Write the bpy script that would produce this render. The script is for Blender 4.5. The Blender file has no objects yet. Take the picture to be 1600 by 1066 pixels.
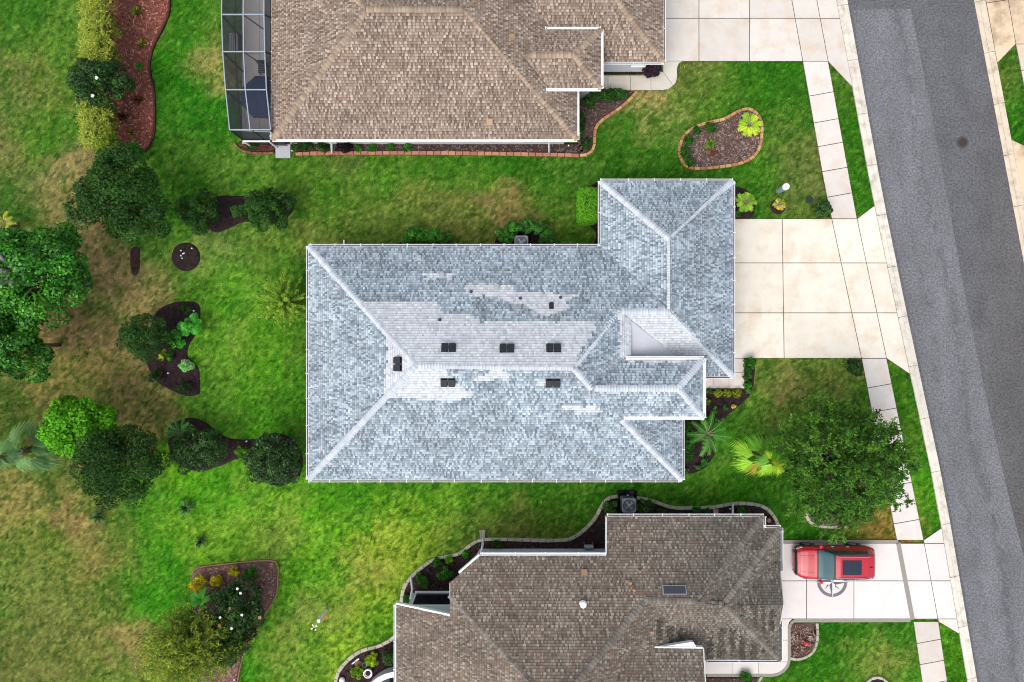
import bpy, math, random
import numpy as np
from mathutils import Vector, Matrix

# ------------------------------------------------------------------ scene, camera, sky, light
scn = bpy.context.scene
COL = scn.collection
H = 39.5                       # camera height above the lawn, metres
FPX = 1067.0                   # focal length in photo pixels (1600 wide)
cam_d = bpy.data.cameras.new('camera'); cam = bpy.data.objects.new('camera', cam_d)
COL.objects.link(cam); scn.camera = cam
cam_d.sensor_width = 36.0; cam_d.lens = 36.0 * FPX / 1600.0
cam_d.clip_start = 0.5; cam_d.clip_end = 1500
cam.location = (0, 0, H); cam.rotation_euler = (0, 0, 0)

SUN_EL, SUN_AZ = 58.0, 215.0   # soft sun behind bright cloud
world = bpy.data.worlds.new('World'); scn.world = world; world.use_nodes = True
nt = world.node_tree; nt.nodes.clear()
sky = nt.nodes.new('ShaderNodeTexSky'); sky.sky_type = 'NISHITA'; sky.sun_disc = False
sky.sun_elevation = math.radians(SUN_EL); sky.sun_rotation = math.radians(SUN_AZ)
sky.air_density = 1.0; sky.dust_density = 4.0; sky.ozone_density = 1.0
hs = nt.nodes.new('ShaderNodeHueSaturation'); hs.inputs['Saturation'].default_value = 0.42
bg = nt.nodes.new('ShaderNodeBackground'); bg.inputs['Strength'].default_value = 0.15
wo = nt.nodes.new('ShaderNodeOutputWorld')
nt.links.new(sky.outputs[0], hs.inputs['Color']); nt.links.new(hs.outputs[0], bg.inputs[0]); nt.links.new(bg.outputs[0], wo.inputs[0])
sun_d = bpy.data.lights.new('sun', 'SUN'); sun_d.energy = 0.55; sun_d.angle = math.radians(50); sun_d.color = (1.0, 0.95, 0.88)
sun = bpy.data.objects.new('sun', sun_d); COL.objects.link(sun)
_az = math.radians(SUN_AZ); _el = math.radians(SUN_EL)
_dir = Vector((math.sin(_az) * math.cos(_el), math.cos(_az) * math.cos(_el), math.sin(_el)))
sun.rotation_euler = _dir.to_track_quat('Z', 'Y').to_euler()
scn.cycles.pixel_filter_type = 'BLACKMAN_HARRIS'; scn.cycles.filter_width = 1.05
scn.view_settings.view_transform = 'Standard'; scn.view_settings.look = 'None'
scn.view_settings.exposure = 0.88; scn.view_settings.gamma = 1.0; scn.view_settings.use_curve_mapping = False

R_ = np.random.default_rng(7)
rnd = random.Random(11)
GAIN = 1.6

# ------------------------------------------------------------------ helpers
def lin(c):
    c = np.asarray(c, float) / 255.0
    return np.where(c <= 0.04045, c / 12.92, ((c + 0.055) / 1.055) ** 2.4)
def alb(r, g, b, gain=None):
    return np.clip(lin((r, g, b)) / (gain or GAIN), 0, 0.85)
def P(px, py, z=0.0):
    k = (H - z) / FPX
    return Vector(((px - 800) * k, (533 - py) * k, z))
def PX(x, y, z=0.0):
    k = FPX / (H - z)
    return (800 + x * k, 533 - y * k)

def hash2(ix, iy, seed):
    n = (ix * 374761393 + iy * 668265263 + seed * 2147483647) & 0xFFFFFFFF
    n = ((n ^ (n >> 13)) * 1274126177) & 0xFFFFFFFF
    return ((n ^ (n >> 16)) & 0xFFFF) / 65535.0
def vnoise(x, y, seed=0):
    ix = np.floor(x).astype(np.int64); iy = np.floor(y).astype(np.int64)
    fx = x - ix; fy = y - iy
    fx = fx * fx * (3 - 2 * fx); fy = fy * fy * (3 - 2 * fy)
    a = hash2(ix, iy, seed); b = hash2(ix + 1, iy, seed); c = hash2(ix, iy + 1, seed); d = hash2(ix + 1, iy + 1, seed)
    return (a * (1 - fx) + b * fx) * (1 - fy) + (c * (1 - fx) + d * fx) * fy
def fbm(x, y, oct=4, seed=0):
    s = 0; a = 0.5; t = 0
    for k in range(oct):
        s = s + a * vnoise(x * 2 ** k, y * 2 ** k, seed + 17 * k); t += a; a *= 0.55
    return s / t

def inside(poly, x, y):
    p = np.asarray(poly, float); c = np.zeros(x.shape, bool)
    bb = (x >= p[:, 0].min()) & (x <= p[:, 0].max()) & (y >= p[:, 1].min()) & (y <= p[:, 1].max())
    idx = np.nonzero(bb)
    xs = x[idx]; ys = y[idx]; r = np.zeros(xs.shape, bool); j = len(p) - 1
    for i in range(len(p)):
        xi, yi = p[i]; xj, yj = p[j]
        if yi != yj:
            r ^= ((yi > ys) != (yj > ys)) & (xs < (xj - xi) * (ys - yi) / (yj - yi) + xi)
        j = i
    c[idx] = r
    return c

def smooth(pts, closed=True, n=6):
    pts = [tuple(map(float, p)) for p in pts]; out = []; m = len(pts)
    rng = range(m) if closed else range(m - 1)
    for i in rng:
        if closed: p0, p1, p2, p3 = pts[i - 1], pts[i], pts[(i + 1) % m], pts[(i + 2) % m]
        else: p0, p1, p2, p3 = pts[max(i - 1, 0)], pts[i], pts[i + 1], pts[min(i + 2, m - 1)]
        for k in range(n):
            t = k / n
            out.append(tuple(0.5 * (2 * p1[a] + (p2[a] - p0[a]) * t + (2 * p0[a] - 5 * p1[a] + 4 * p2[a] - p3[a]) * t * t + (3 * p1[a] - p0[a] - 3 * p2[a] + p3[a]) * t ** 3) for a in (0, 1)))
    if not closed: out.append(pts[-1])
    return out

# ---- materials
MATS = {}
def mat(name, color=(0.5, 0.5, 0.5), rough=0.8, metal=0.0, spec=0.3, attr=False, nscale=0, namp=0.0, bump=0.0, bscale=40, coat=0.0, alpha=1.0, trans=0.0, n2scale=0, n2amp=0.0, tint=None):
    if name in MATS: return MATS[name]
    m = bpy.data.materials.new(name); m.use_nodes = True; MATS[name] = m
    N = m.node_tree.nodes; L = m.node_tree.links; b = N['Principled BSDF']
    b.inputs['Roughness'].default_value = rough; b.inputs['Metallic'].default_value = metal
    b.inputs['Specular IOR Level'].default_value = spec; b.inputs['Coat Weight'].default_value = coat
    b.inputs['Alpha'].default_value = alpha
    tc = N.new('ShaderNodeTexCoord')
    if attr:
        a = N.new('ShaderNodeAttribute'); a.attribute_name = 'Col'; cur = a.outputs['Color']
    else:
        a = N.new('ShaderNodeRGB'); a.outputs[0].default_value = (*[float(v) for v in color], 1); cur = a.outputs[0]
    for sc, amp in ((nscale, namp), (n2scale, n2amp)):
        if sc:
            n = N.new('ShaderNodeTexNoise'); n.inputs['Scale'].default_value = sc; n.inputs['Detail'].default_value = 4
            L.new(tc.outputs['Object'], n.inputs['Vector'])
            mr = N.new('ShaderNodeMapRange'); mr.inputs['From Min'].default_value = 0.25; mr.inputs['From Max'].default_value = 0.75
            mr.inputs['To Min'].default_value = 1 - amp; mr.inputs['To Max'].default_value = 1 + amp
            L.new(n.outputs['Fac'], mr.inputs['Value'])
            v = N.new('ShaderNodeVectorMath'); v.operation = 'SCALE'
            L.new(cur, v.inputs[0]); L.new(mr.outputs[0], v.inputs['Scale']); cur = v.outputs[0]
    if tint is not None:
        tsc, tcol, tamt = tint
        n = N.new('ShaderNodeTexNoise'); n.inputs['Scale'].default_value = tsc; n.inputs['Detail'].default_value = 6; n.inputs['Roughness'].default_value = 0.65
        L.new(tc.outputs['Object'], n.inputs['Vector'])
        mr = N.new('ShaderNodeMapRange'); mr.inputs['From Min'].default_value = 0.48; mr.inputs['From Max'].default_value = 0.72
        mr.inputs['To Min'].default_value = 0; mr.inputs['To Max'].default_value = tamt
        L.new(n.outputs['Fac'], mr.inputs['Value'])
        mx = N.new('ShaderNodeMix'); mx.data_type = 'RGBA'
        L.new(mr.outputs[0], mx.inputs['Factor']); L.new(cur, mx.inputs['A']); mx.inputs['B'].default_value = (*[float(v) for v in tcol], 1)
        cur = mx.outputs['Result']
    L.new(cur, b.inputs['Base Color'])
    if bump:
        n = N.new('ShaderNodeTexNoise'); n.inputs['Scale'].default_value = bscale; n.inputs['Detail'].default_value = 5
        L.new(tc.outputs['Object'], n.inputs['Vector'])
        bp = N.new('ShaderNodeBump'); bp.inputs['Strength'].default_value = bump; bp.inputs['Distance'].default_value = 0.02
        L.new(n.outputs['Fac'], bp.inputs['Height']); L.new(bp.outputs[0], b.inputs['Normal'])
    if trans:
        t = N.new('ShaderNodeBsdfTranslucent'); L.new(cur, t.inputs[0])
        mx = N.new('ShaderNodeMixShader'); mx.inputs[0].default_value = trans
        L.new(b.outputs[0], mx.inputs[1]); L.new(t.outputs[0], mx.inputs[2]); L.new(mx.outputs[0], N['Material Output'].inputs[0])
    return m

M_leaf = mat('leaf', attr=True, rough=0.6, spec=0.12, trans=0.25)
M_gloss = mat('glossy_leaf', attr=True, rough=0.45, spec=0.28, trans=0.2)
M_bark = mat('bark', alb(125, 110, 95), 0.9, nscale=12, namp=0.3, bump=0.5)
M_branch = mat('pale_branch', alb(150, 145, 115), 0.9, nscale=20, namp=0.2)
M_grass = mat('grass_blade', attr=True, rough=0.7, spec=0.15, trans=0.3)
M_lawn = mat('lawn', attr=True, rough=0.95, spec=0.05, nscale=9, namp=0.2, n2scale=28, n2amp=0.45, bump=0.8, bscale=30)
M_shingle = mat('shingle', attr=True, rough=0.92, spec=0.12, nscale=60, namp=0.10, bump=0.25, bscale=150)
M_white = mat('white_metal', (0.74, 0.75, 0.76), 0.45, spec=0.4, nscale=3, namp=0.05)
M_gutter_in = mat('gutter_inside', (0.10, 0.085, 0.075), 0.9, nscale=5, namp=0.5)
M_fascia = mat('fascia', (0.55, 0.52, 0.50), 0.6, nscale=3, namp=0.08)
M_wallA = mat('stucco_grey', alb(206, 209, 215, 1.25), 0.9, nscale=6, namp=0.05, bump=0.3, bscale=60)
M_glass = mat('window_glass', (0.03, 0.04, 0.05), 0.08, spec=0.6)
M_black = mat('black_metal', (0.018, 0.02, 0.025), 0.55, spec=0.3, nscale=8, namp=0.2)
M_copper = mat('copper', alb(186, 146, 118), 0.6, metal=0.2)
M_galv = mat('galvanised', (0.30, 0.32, 0.34), 0.45, metal=0.5, nscale=10, namp=0.15)
M_mulch = mat('mulch_dark', alb(58, 42, 42), 0.95, nscale=14, namp=0.35, n2scale=60, n2amp=0.4, bump=1.0, bscale=50)
M_chip = mat('mulch_chip', attr=True, rough=0.9, spec=0.1)
M_conc = mat('concrete', attr=True, rough=0.9, spec=0.15, nscale=1.3, namp=0.05, n2scale=35, n2amp=0.06, bump=0.15, bscale=90, tint=(0.9, alb(222, 188, 150), 0.5))
M_kerb = mat('kerb_concrete', attr=True, rough=0.9, spec=0.15, nscale=2, namp=0.06, n2scale=30, n2amp=0.08, tint=(1.7, alb(176, 160, 138), 0.75))
M_concd = mat('stained_concrete', attr=True, rough=0.9, spec=0.15, nscale=1.3, namp=0.06, n2scale=30, n2amp=0.07, tint=(0.55, alb(140, 108, 80), 0.85))
M_concw = mat('white_concrete', attr=True, rough=0.85, spec=0.15, nscale=1.3, namp=0.03, n2scale=60, n2amp=0.06, tint=(0.9, alb(215, 205, 195), 0.25))
M_joint = mat('joint', alb(92, 84, 74), 0.95, nscale=6, namp=0.4)
M_edge = mat('edging_stone', attr=True, rough=0.9, nscale=25, namp=0.15, bump=0.4)

# ---- objects
def link(o, parent=None):
    COL.objects.link(o)
    if parent is not None: o.parent = parent
    return o
def tag(o, label=None, cat=None, group=None, kind=None):
    if label: o['label'] = label
    if cat: o['category'] = cat
    if group: o['group'] = group
    if kind: o['kind'] = kind
    return o
def thing(name, label, cat, loc=(0, 0, 0), group=None, kind=None):
    o = bpy.data.objects.new(name, None); o.location = loc; o.empty_display_size = 0.3
    COL.objects.link(o); tag(o, label, cat, group, kind)
    return o

class MB:
    def __init__(s): s.v = []; s.f = []; s.c = []; s.col = None
    def add(s, vs, fs, col=None):
        n = len(s.v); s.v += [tuple(v) for v in vs]; s.f += [tuple(i + n for i in f) for f in fs]
        if col is not None: s.c += [tuple(col)] * len(vs)
        return s
    def box(s, c, d, rz=0.0, col=None, M=None):
        x, y, z = (k / 2 for k in d); vs = []
        cr, sr = math.cos(rz), math.sin(rz)
        for (a, b, e) in ((-x, -y, -z), (x, -y, -z), (x, y, -z), (-x, y, -z), (-x, -y, z), (x, -y, z), (x, y, z), (-x, y, z)):
            vs.append((c[0] + a * cr - b * sr, c[1] + a * sr + b * cr, c[2] + e))
        if M is not None: vs = [tuple(M @ Vector(v)) for v in vs]
        return s.add(vs, [(0, 3, 2, 1), (4, 5, 6, 7), (0, 1, 5, 4), (1, 2, 6, 5), (2, 3, 7, 6), (3, 0, 4, 7)], col)
    def bevbox(s, c, d, b=0.01, rz=0.0, col=None):
        # box with chamfered top edge
        x, y, z = d[0] / 2, d[1] / 2, d[2]
        cr, sr = math.cos(rz), math.sin(rz); vs = []
        for (X, Y, Z) in ((x, y, 0), (x, y, z - b), (x - b, y - b, z)):
            for (sx, sy) in ((-1, -1), (1, -1), (1, 1), (-1, 1)):
                a, bb = sx * X, sy * Y
                vs.append((c[0] + a * cr - bb * sr, c[1] + a * sr + bb * cr, c[2] + Z))
        f = [(3, 2, 1, 0), (8, 9, 10, 11)]
        for k in (0, 4):
            for i in range(4): f.append((k + i, k + (i + 1) % 4, k + 4 + (i + 1) % 4, k + 4 + i))
        return s.add(vs, f, col)
    def prism(s, poly, z0, z1, col=None, bottom=False):
        n = len(poly); ar = sum(poly[i - 1][0] * poly[i][1] - poly[i][0] * poly[i - 1][1] for i in range(n))
        if ar < 0: poly = poly[::-1]
        z0s = z0 if isinstance(z0, (list, tuple)) else [z0] * n
        z1s = z1 if isinstance(z1, (list, tuple)) else [z1] * n
        vs = [(p[0], p[1], a) for p, a in zip(poly, z0s)] + [(p[0], p[1], a) for p, a in zip(poly, z1s)]
        f = [tuple(range(n, 2 * n))] + [(i, (i + 1) % n, n + (i + 1) % n, n + i) for i in range(n)]
        if bottom: f.append(tuple(range(n))[::-1])
        return s.add(vs, f, col)
    def tube(s, pts, r, n=8, col=None, cap=True):
        pts = [Vector(p) for p in pts]; rs = r if isinstance(r, (list, tuple)) else [r] * len(pts)
        vs = []; f = []
        for i, p in enumerate(pts):
            t = (pts[min(i + 1, len(pts) - 1)] - pts[max(i - 1, 0)]).normalized()
            a = t.orthogonal().normalized() if abs(t.z) > 0.95 else t.cross(Vector((0, 0, 1))).normalized()
            b = t.cross(a)
            for k in range(n):
                w = 2 * math.pi * (k + 0.5) / n; vs.append(tuple(p + (a * math.cos(w) + b * math.sin(w)) * rs[i]))
        for i in range(len(pts) - 1):
            for k in range(n): f.append((i * n + k, i * n + (k + 1) % n, (i + 1) * n + (k + 1) % n, (i + 1) * n + k))
        if cap: f.append(tuple(range(n))[::-1]); f.append(tuple(range((len(pts) - 1) * n, len(pts) * n)))
        return s.add(vs, f, col)
    def lathe(s, c, prof, n=20, col=None):
        vs = []; f = []
        for (r, z) in prof:
            for k in range(n):
                w = 2 * math.pi * k / n; vs.append((c[0] + r * math.cos(w), c[1] + r * math.sin(w), c[2] + z))
        for i in range(len(prof) - 1):
            for k in range(n): f.append((i * n + k, i * n + (k + 1) % n, (i + 1) * n + (k + 1) % n, (i + 1) * n + k))
        f.append(tuple(range((len(prof) - 1) * n, len(prof) * n)))
        return s.add(vs, f, col)
    def ball(s, c, r, n=8, col=None, sz=1.0):
        prof = [(max(r * math.sin(math.pi * k / n), 1e-3), -r * sz * math.cos(math.pi * k / n)) for k in range(n + 1)]
        return s.lathe(c, prof, n + 2, col)
    def build(s, name, m, parent=None, sm=False, kind=None):
        me = bpy.data.meshes.new(name); me.from_pydata(s.v, [], s.f); me.materials.append(m)
        if s.c and len(s.c) == len(s.v):
            a = me.color_attributes.new('Col', 'FLOAT_COLOR', 'POINT')
            a.data.foreach_set('color', np.column_stack([np.array(s.c, float)[:, :3], np.ones(len(s.c))]).ravel())
        if sm: me.shade_smooth()
        me.update(); o = bpy.data.objects.new(name, me)
        if kind: o['kind'] = kind
        return link(o, parent)

def quads(name, V, m, parent=None, col=None, kind=None, k=4, faces=None):
    """V: (N*k,3) unshared vertices of N k-gons, col (N,3) or (N*k,3)."""
    V = np.asarray(V, np.float32).reshape(-1, 3); nv = len(V)
    me = bpy.data.meshes.new(name); me.vertices.add(nv); me.vertices.foreach_set('co', V.ravel())
    if faces is None: idx = np.arange(nv, dtype=np.int32); nf = nv // k
    else: idx = np.asarray(faces, np.int32).ravel(); nf = len(idx) // k
    me.loops.add(len(idx)); me.loops.foreach_set('vertex_index', idx)
    me.polygons.add(nf); me.polygons.foreach_set('loop_start', np.arange(nf, dtype=np.int32) * k)
    if col is not None:
        col = np.asarray(col, np.float32)
        if len(col) != nv: col = np.repeat(col, nv // len(col), axis=0)
        a = me.color_attributes.new('Col', 'FLOAT_COLOR', 'POINT')
        a.data.foreach_set('color', np.column_stack([col, np.ones(nv, np.float32)]).astype(np.float32).ravel())
    me.materials.append(m); me.update(calc_edges=True); me.validate()
    o = bpy.data.objects.new(name, me)
    if kind: o['kind'] = kind
    return link(o, parent)

def offset_poly(poly, d):
    """inset (d>0) of a polygon, mitred"""
    n = len(poly); ar = sum(poly[i - 1][0] * poly[i][1] - poly[i][0] * poly[i - 1][1] for i in range(n))
    if ar < 0: poly = poly[::-1]
    out = []
    for i in range(n):
        p0, p1, p2 = (Vector(poly[i - 1][:2]), Vector(poly[i][:2]), Vector(poly[(i + 1) % n][:2]))
        e1 = (p1 - p0).normalized(); e2 = (p2 - p1).normalized()
        n1 = Vector((-e1.y, e1.x)); n2 = Vector((-e2.y, e2.x)); b = n1 + n2
        L = max(b.dot(n1), 0.3)
        out.append(tuple(p1 + b * (d / L)))
    return out
def gp(pts, z=0.0): return [tuple(P(x, y, z)[:2]) for x, y in pts]
# ------------------------------------------------------------------ ground layout in photo pixels (points on the ground)
def interp(tab, y):
    ys = [t[0] for t in tab]; xs = [t[1] for t in tab]
    if y < ys[0]: return xs[0] + (y - ys[0]) * (xs[1] - xs[0]) / (ys[1] - ys[0])
    if y > ys[-1]: return xs[-1] + (y - ys[-1]) * (xs[-1] - xs[-2]) / (ys[-1] - ys[-2])
    return float(np.interp(y, ys, xs))
SWL = [(0, 1237), (100, 1255), (300, 1290), (340, 1299), (560, 1346), (844, 1401), (971, 1427), (1066, 1441)]
SWR = [(0, 1276), (97, 1294), (300, 1331), (342, 1339), (560, 1385), (844, 1443), (971, 1466), (1066, 1480)]
CBI = [(0, 1307), (300, 1362), (500, 1404), (766, 1461), (1066, 1512)]
CBO = [(0, 1324), (300, 1378), (500, 1419), (766, 1476), (1066, 1527)]
RCO = [(0, 1522), (300, 1579)]; RCI = [(0, 1539), (300, 1595)]
YT, YB = -420, 1500            # how far the street is built beyond the picture

EXCL = []                      # polygons (px) where no grass grows
# --- lawn colours: (x, y, r, g, b) as the lawn itself looks
LC = [
 (20,30,72,110,38),(80,60,95,125,50),(60,130,120,120,65),(30,180,95,110,55),(90,120,98,118,52),(70,220,78,112,42),(20,260,100,110,60),(60,205,85,125,38),
 (100,275,135,120,85),(75,310,120,112,72),(30,300,75,105,45),(140,300,140,120,85),(20,240,120,110,75),(15,150,115,112,72),
 (290,60,58,125,26),(270,20,70,120,32),(330,50,62,118,30),(335,100,155,140,90),(335,60,140,132,80),(300,150,50,118,24),(320,200,58,120,30),(255,180,62,118,32),(270,240,100,135,55),(330,240,85,130,45),
 (330,270,120,145,65),(400,265,95,130,50),(480,255,90,125,45),(520,255,95,110,55),(600,250,85,120,42),(700,255,62,108,30),(800,250,58,105,28),(600,285,105,135,52),(700,280,88,125,42),(760,270,82,120,40),(900,265,70,110,38),(860,300,68,108,34),(500,300,78,118,36),(560,330,98,115,50),(640,330,120,118,65),(690,320,118,112,68),(720,350,115,110,62),(560,365,112,118,62),(480,370,118,120,65),(420,385,110,125,60),(800,325,130,110,75),(850,345,115,110,62),(880,370,88,112,45),(600,375,95,115,50),
 (280,290,75,115,38),(260,330,85,128,45),(230,390,80,115,45),(250,420,90,118,50),(340,400,125,135,80),(300,440,85,120,45),(240,440,140,120,85),(210,450,145,120,95),(190,430,150,122,95),(235,470,150,128,90),(180,470,118,112,70),(170,520,118,100,72),(150,560,135,108,78),(130,520,130,105,80),(175,560,120,102,72),(110,590,125,112,68),(140,600,108,105,60),(60,620,120,105,65),(20,640,78,88,42),(90,635,110,100,62),(200,600,135,118,82),(210,640,138,118,82),(230,660,130,118,72),(180,610,125,110,72),
 (350,440,100,145,45),(330,500,85,138,35),(350,520,118,145,60),(340,560,100,150,40),(420,540,85,135,32),(430,570,105,155,40),(350,580,115,135,60),(380,600,88,140,35),(440,620,72,122,30),(330,620,98,135,48),(400,650,88,138,38),(460,650,70,118,32),(465,560,70,108,35),(460,440,78,118,38),(440,410,82,125,38),(475,700,80,115,45),
 (290,740,110,160,35),(340,720,92,145,35),(330,760,80,145,30),(400,770,105,145,45),(480,770,95,150,35),(560,775,75,130,28),(650,770,72,125,30),(760,770,72,122,32),(850,770,62,112,28),(950,765,58,108,26),(1080,760,72,118,34),(1150,765,60,112,26),
 (240,800,85,140,35),(290,830,108,150,42),(250,880,72,138,28),(220,930,68,135,28),(350,820,130,160,55),(430,800,125,155,50),(430,840,135,140,70),(380,860,110,145,45),(500,830,120,160,45),(570,800,100,145,38),(640,810,130,155,48),(700,790,115,150,45),(620,850,165,165,65),(560,870,150,155,60),(660,830,150,155,58),(560,900,155,145,80),(600,930,140,155,52),(520,900,110,150,40),(470,900,98,145,38),(540,950,140,150,65),(590,970,155,165,55),(480,950,130,140,70),(450,990,140,140,75),(540,1010,160,170,60),(490,1020,110,140,48),(440,1040,125,138,62),(600,990,60,115,25),(400,1040,75,135,30),(420,940,85,140,35),(700,820,120,125,62),(800,815,120,115,65),(760,800,125,135,60),(860,820,115,120,58),(900,800,78,120,38),(680,840,130,145,55),(740,830,98,110,50),
 (40,790,130,118,72),(100,780,142,115,82),(130,800,140,112,80),(60,840,118,118,60),(30,900,122,122,68),(100,880,118,118,62),(150,870,132,118,72),(180,830,110,118,58),(190,900,118,118,62),(150,950,125,118,68),(60,980,120,115,68),(100,1040,118,112,65),(190,1000,135,118,78),(30,1050,115,108,65),(170,1050,110,118,58),(150,780,108,110,58),(80,755,95,100,52),(200,780,88,118,45),
 (960,180,72,110,38),(1000,170,165,145,100),(1035,175,150,135,90),(1010,150,150,135,92),(970,170,95,115,55),(950,220,60,108,28),(1000,210,75,110,40),(1040,210,100,125,60),(1030,240,68,112,34),(960,250,62,108,32),(1090,115,120,115,70),(1080,140,105,115,58),(1120,150,82,118,40),(1170,120,62,112,28),(1220,120,58,108,26),(1150,170,85,115,42),(1230,180,75,110,38),(1240,230,98,110,55),(1200,270,88,115,48),(1250,260,112,108,68),(1170,275,85,130,38),(1180,310,55,105,25),(1240,320,88,108,48),(1270,290,110,108,68),(1260,330,100,108,52),(1220,160,62,108,30),(1140,280,62,112,28),(1060,290,68,112,32),
 (1310,130,65,105,32),(1330,200,52,102,22),(1340,260,58,105,26),(1350,310,68,112,32),(1320,160,78,108,38),
 (1200,570,125,125,68),(1250,565,115,115,62),(1300,575,88,118,42),(1210,600,108,120,58),(1225,625,150,120,92),(1240,610,152,122,92),(1290,610,140,118,82),(1300,590,148,125,88),(1275,600,72,118,34),(1320,610,92,125,45),(1190,640,95,125,50),(1200,660,108,122,60),(1250,650,68,112,32),(1160,680,75,120,40),(1130,720,72,118,35),(1110,745,100,135,50),(1150,740,85,125,40),(1330,650,88,118,45),(1220,790,72,112,36),(1200,820,60,110,28),(1250,770,62,108,30),(1250,830,52,105,24),(1380,820,140,105,58),(1383,842,150,84,60),(1386,806,140,92,56),(1372,842,118,98,52),(1385,790,105,118,52),(1340,830,65,110,32),(1365,830,110,95,48),
 (1400,600,78,115,35),(1410,640,62,108,26),(1420,690,88,118,42),(1440,720,60,118,25),(1450,770,88,145,30),(1460,810,65,122,25),(1440,680,80,112,38),
 (1480,1000,85,130,30),(1500,1040,70,115,26),
 (1260,1040,50,108,22),(1300,990,40,100,18),(1350,990,55,110,24),(1360,1020,120,128,62),(1380,1030,160,145,88),(1350,1050,98,122,50),(1400,990,60,112,28),(1410,1050,72,118,32),(1320,1040,62,112,28),(1240,1055,68,115,30),
 (1575,110,75,105,38),(1585,180,45,102,20),(1600,130,85,110,48),
 (-200,200,88,110,50),(-200,700,105,108,60),(-200,1200,110,112,60),(800,1300,80,120,38),(1700,500,70,110,34),(800,-200,70,110,34),(200,1250,110,118,58),
]
LCp = np.array([(a[0], a[1]) for a in LC], float); LCc = np.array([a[2:] for a in LC], float)
LCc = np.where((LCc[:, 0] >= LCc[:, 1] + 8)[:, None], LCc * np.array([1.13, 1.08, 1.12]), LCc * np.array([.97, 1.04, .95]))
def lawn_rgb(px, py, detail=True):
    px = np.asarray(px, float); py = np.asarray(py, float)
    out = np.zeros((len(px), 3))
    wx = px + (fbm(px / 28, py / 28, 3, 5) - 0.5) * 60; wy = py + (fbm(px / 28, py / 28, 3, 9) - 0.5) * 60
    for s in range(0, len(px), 40000):
        e = slice(s, s + 40000)
        d2 = (wx[e, None] - LCp[None, :, 0]) ** 2 + (wy[e, None] - LCp[None, :, 1]) ** 2
        w = np.exp(-d2 / (2 * 22.0 ** 2)) + 2e3 / (d2 + 900.0) ** 1.8
        out[e] = (w @ LCc) / w.sum(1, keepdims=True)
    c = out
    n1 = fbm(px / 14, py / 14, 4, 21) - 0.5; n2 = fbm(px / 5, py / 5, 3, 33) - 0.5; n3 = fbm(px / 60, py / 60, 3, 41) - 0.5
    n4 = vnoise(px / 2.6, py / 2.6, 57) - 0.5; n5 = vnoise(px / 1.3, py / 1.3, 58) - 0.5
    t = np.clip(n1 * 1.7 + n2 * 1.2 + n3 * 1.2 + n4 * 1.0 + n5 * 1.2, -1, 1)[:, None]
    dry = np.array([150, 135, 85.0]); lush = np.array([48, 108, 20.0])
    c = np.where(t > 0, c + (dry - c) * t * 0.30, c + (lush - c) * (-t) * 0.55) * (1 + (n2 * .5 + n5 * .35 + n4 * .3)[:, None]) * np.array([0.98, 1.05, .92])
    return lin(np.clip(c, 5, 250)) / GAIN

def axis(lo, hi, step, far):
    a = list(np.arange(lo, hi + 1e-6, step)); s = step; b = []; x = hi
    while x < far: s *= 1.5; x += s; b.append(x)
    s = step; c = []; x = lo
    while x > -far: s *= 1.5; x -= s; c.append(x)
    return np.array(c[::-1] + a + b)
gx = axis(-35, 35, 0.16, 420); gy = axis(-25, 25, 0.16, 420)
GX, GY = np.meshgrid(gx, gy); nx, ny = len(gx), len(gy)
px = 800 + GX.ravel() * FPX / H; py = 533 - GY.ravel() * FPX / H
gc = lawn_rgb(px, py) * 0.95
far_ = np.clip((np.maximum(np.abs(GX.ravel()) - 33, np.abs(GY.ravel()) - 23)) / 8, 0, 1)[:, None]
gc = gc * (1 - far_) + (lin((84, 112, 44)) / GAIN)[None, :] * far_
gz = np.where((np.abs(GX.ravel()) < 34) & (np.abs(GY.ravel()) < 24), (fbm(px / 20, py / 20, 3, 77) - 0.5) * 0.02, 0) - 0.05
i = np.arange(nx * ny).reshape(ny, nx)
F = np.stack([i[:-1, :-1], i[:-1, 1:], i[1:, 1:], i[1:, :-1]], -1).reshape(-1, 4)
lawn = quads('lawn', np.column_stack([GX.ravel(), GY.ravel(), gz]), M_lawn, col=gc, faces=F)
lawn['kind'] = 'structure'; lawn.data.shade_smooth()

# --- road
def strip(tabA, tabB, y0, y1, n=24):
    ys = np.linspace(y0, y1, n)
    return [(interp(tabA, y), y) for y in ys] + [(interp(tabB, y), y) for y in ys[::-1]]
M_road = mat('asphalt', attr=True, rough=0.9, spec=0.2, bump=0.5, bscale=70)
def speckle(m, s1=28, amp=0.55, s2=0.35, a2=0.12, extra=None):
    N = m.node_tree.nodes; L = m.node_tree.links; b = N['Principled BSDF']
    src = b.inputs['Base Color'].links[0].from_socket; tc = N.new('ShaderNodeTexCoord'); cur = src
    for sc, am, det in ((s1, amp, 2), (s2, a2, 5)):
        n = N.new('ShaderNodeTexNoise'); n.inputs['Scale'].default_value = sc; n.inputs['Detail'].default_value = det
        L.new(tc.outputs['Object'], n.inputs['Vector'])
        mr = N.new('ShaderNodeMapRange'); mr.inputs['From Min'].default_value = 0.3; mr.inputs['From Max'].default_value = 0.7
        mr.inputs['To Min'].default_value = 1 - am; mr.inputs['To Max'].default_value = 1 + am
        L.new(n.outputs['Fac'], mr.inputs['Value'])
        v = N.new('ShaderNodeVectorMath'); v.operation = 'SCALE'; L.new(cur, v.inputs[0]); L.new(mr.outputs[0], v.inputs['Scale']); cur = v.outputs[0]
    L.new(cur, b.inputs['Base Color'])
speckle(M_road, 9, 0.36, 0.5, 0.10)
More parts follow.
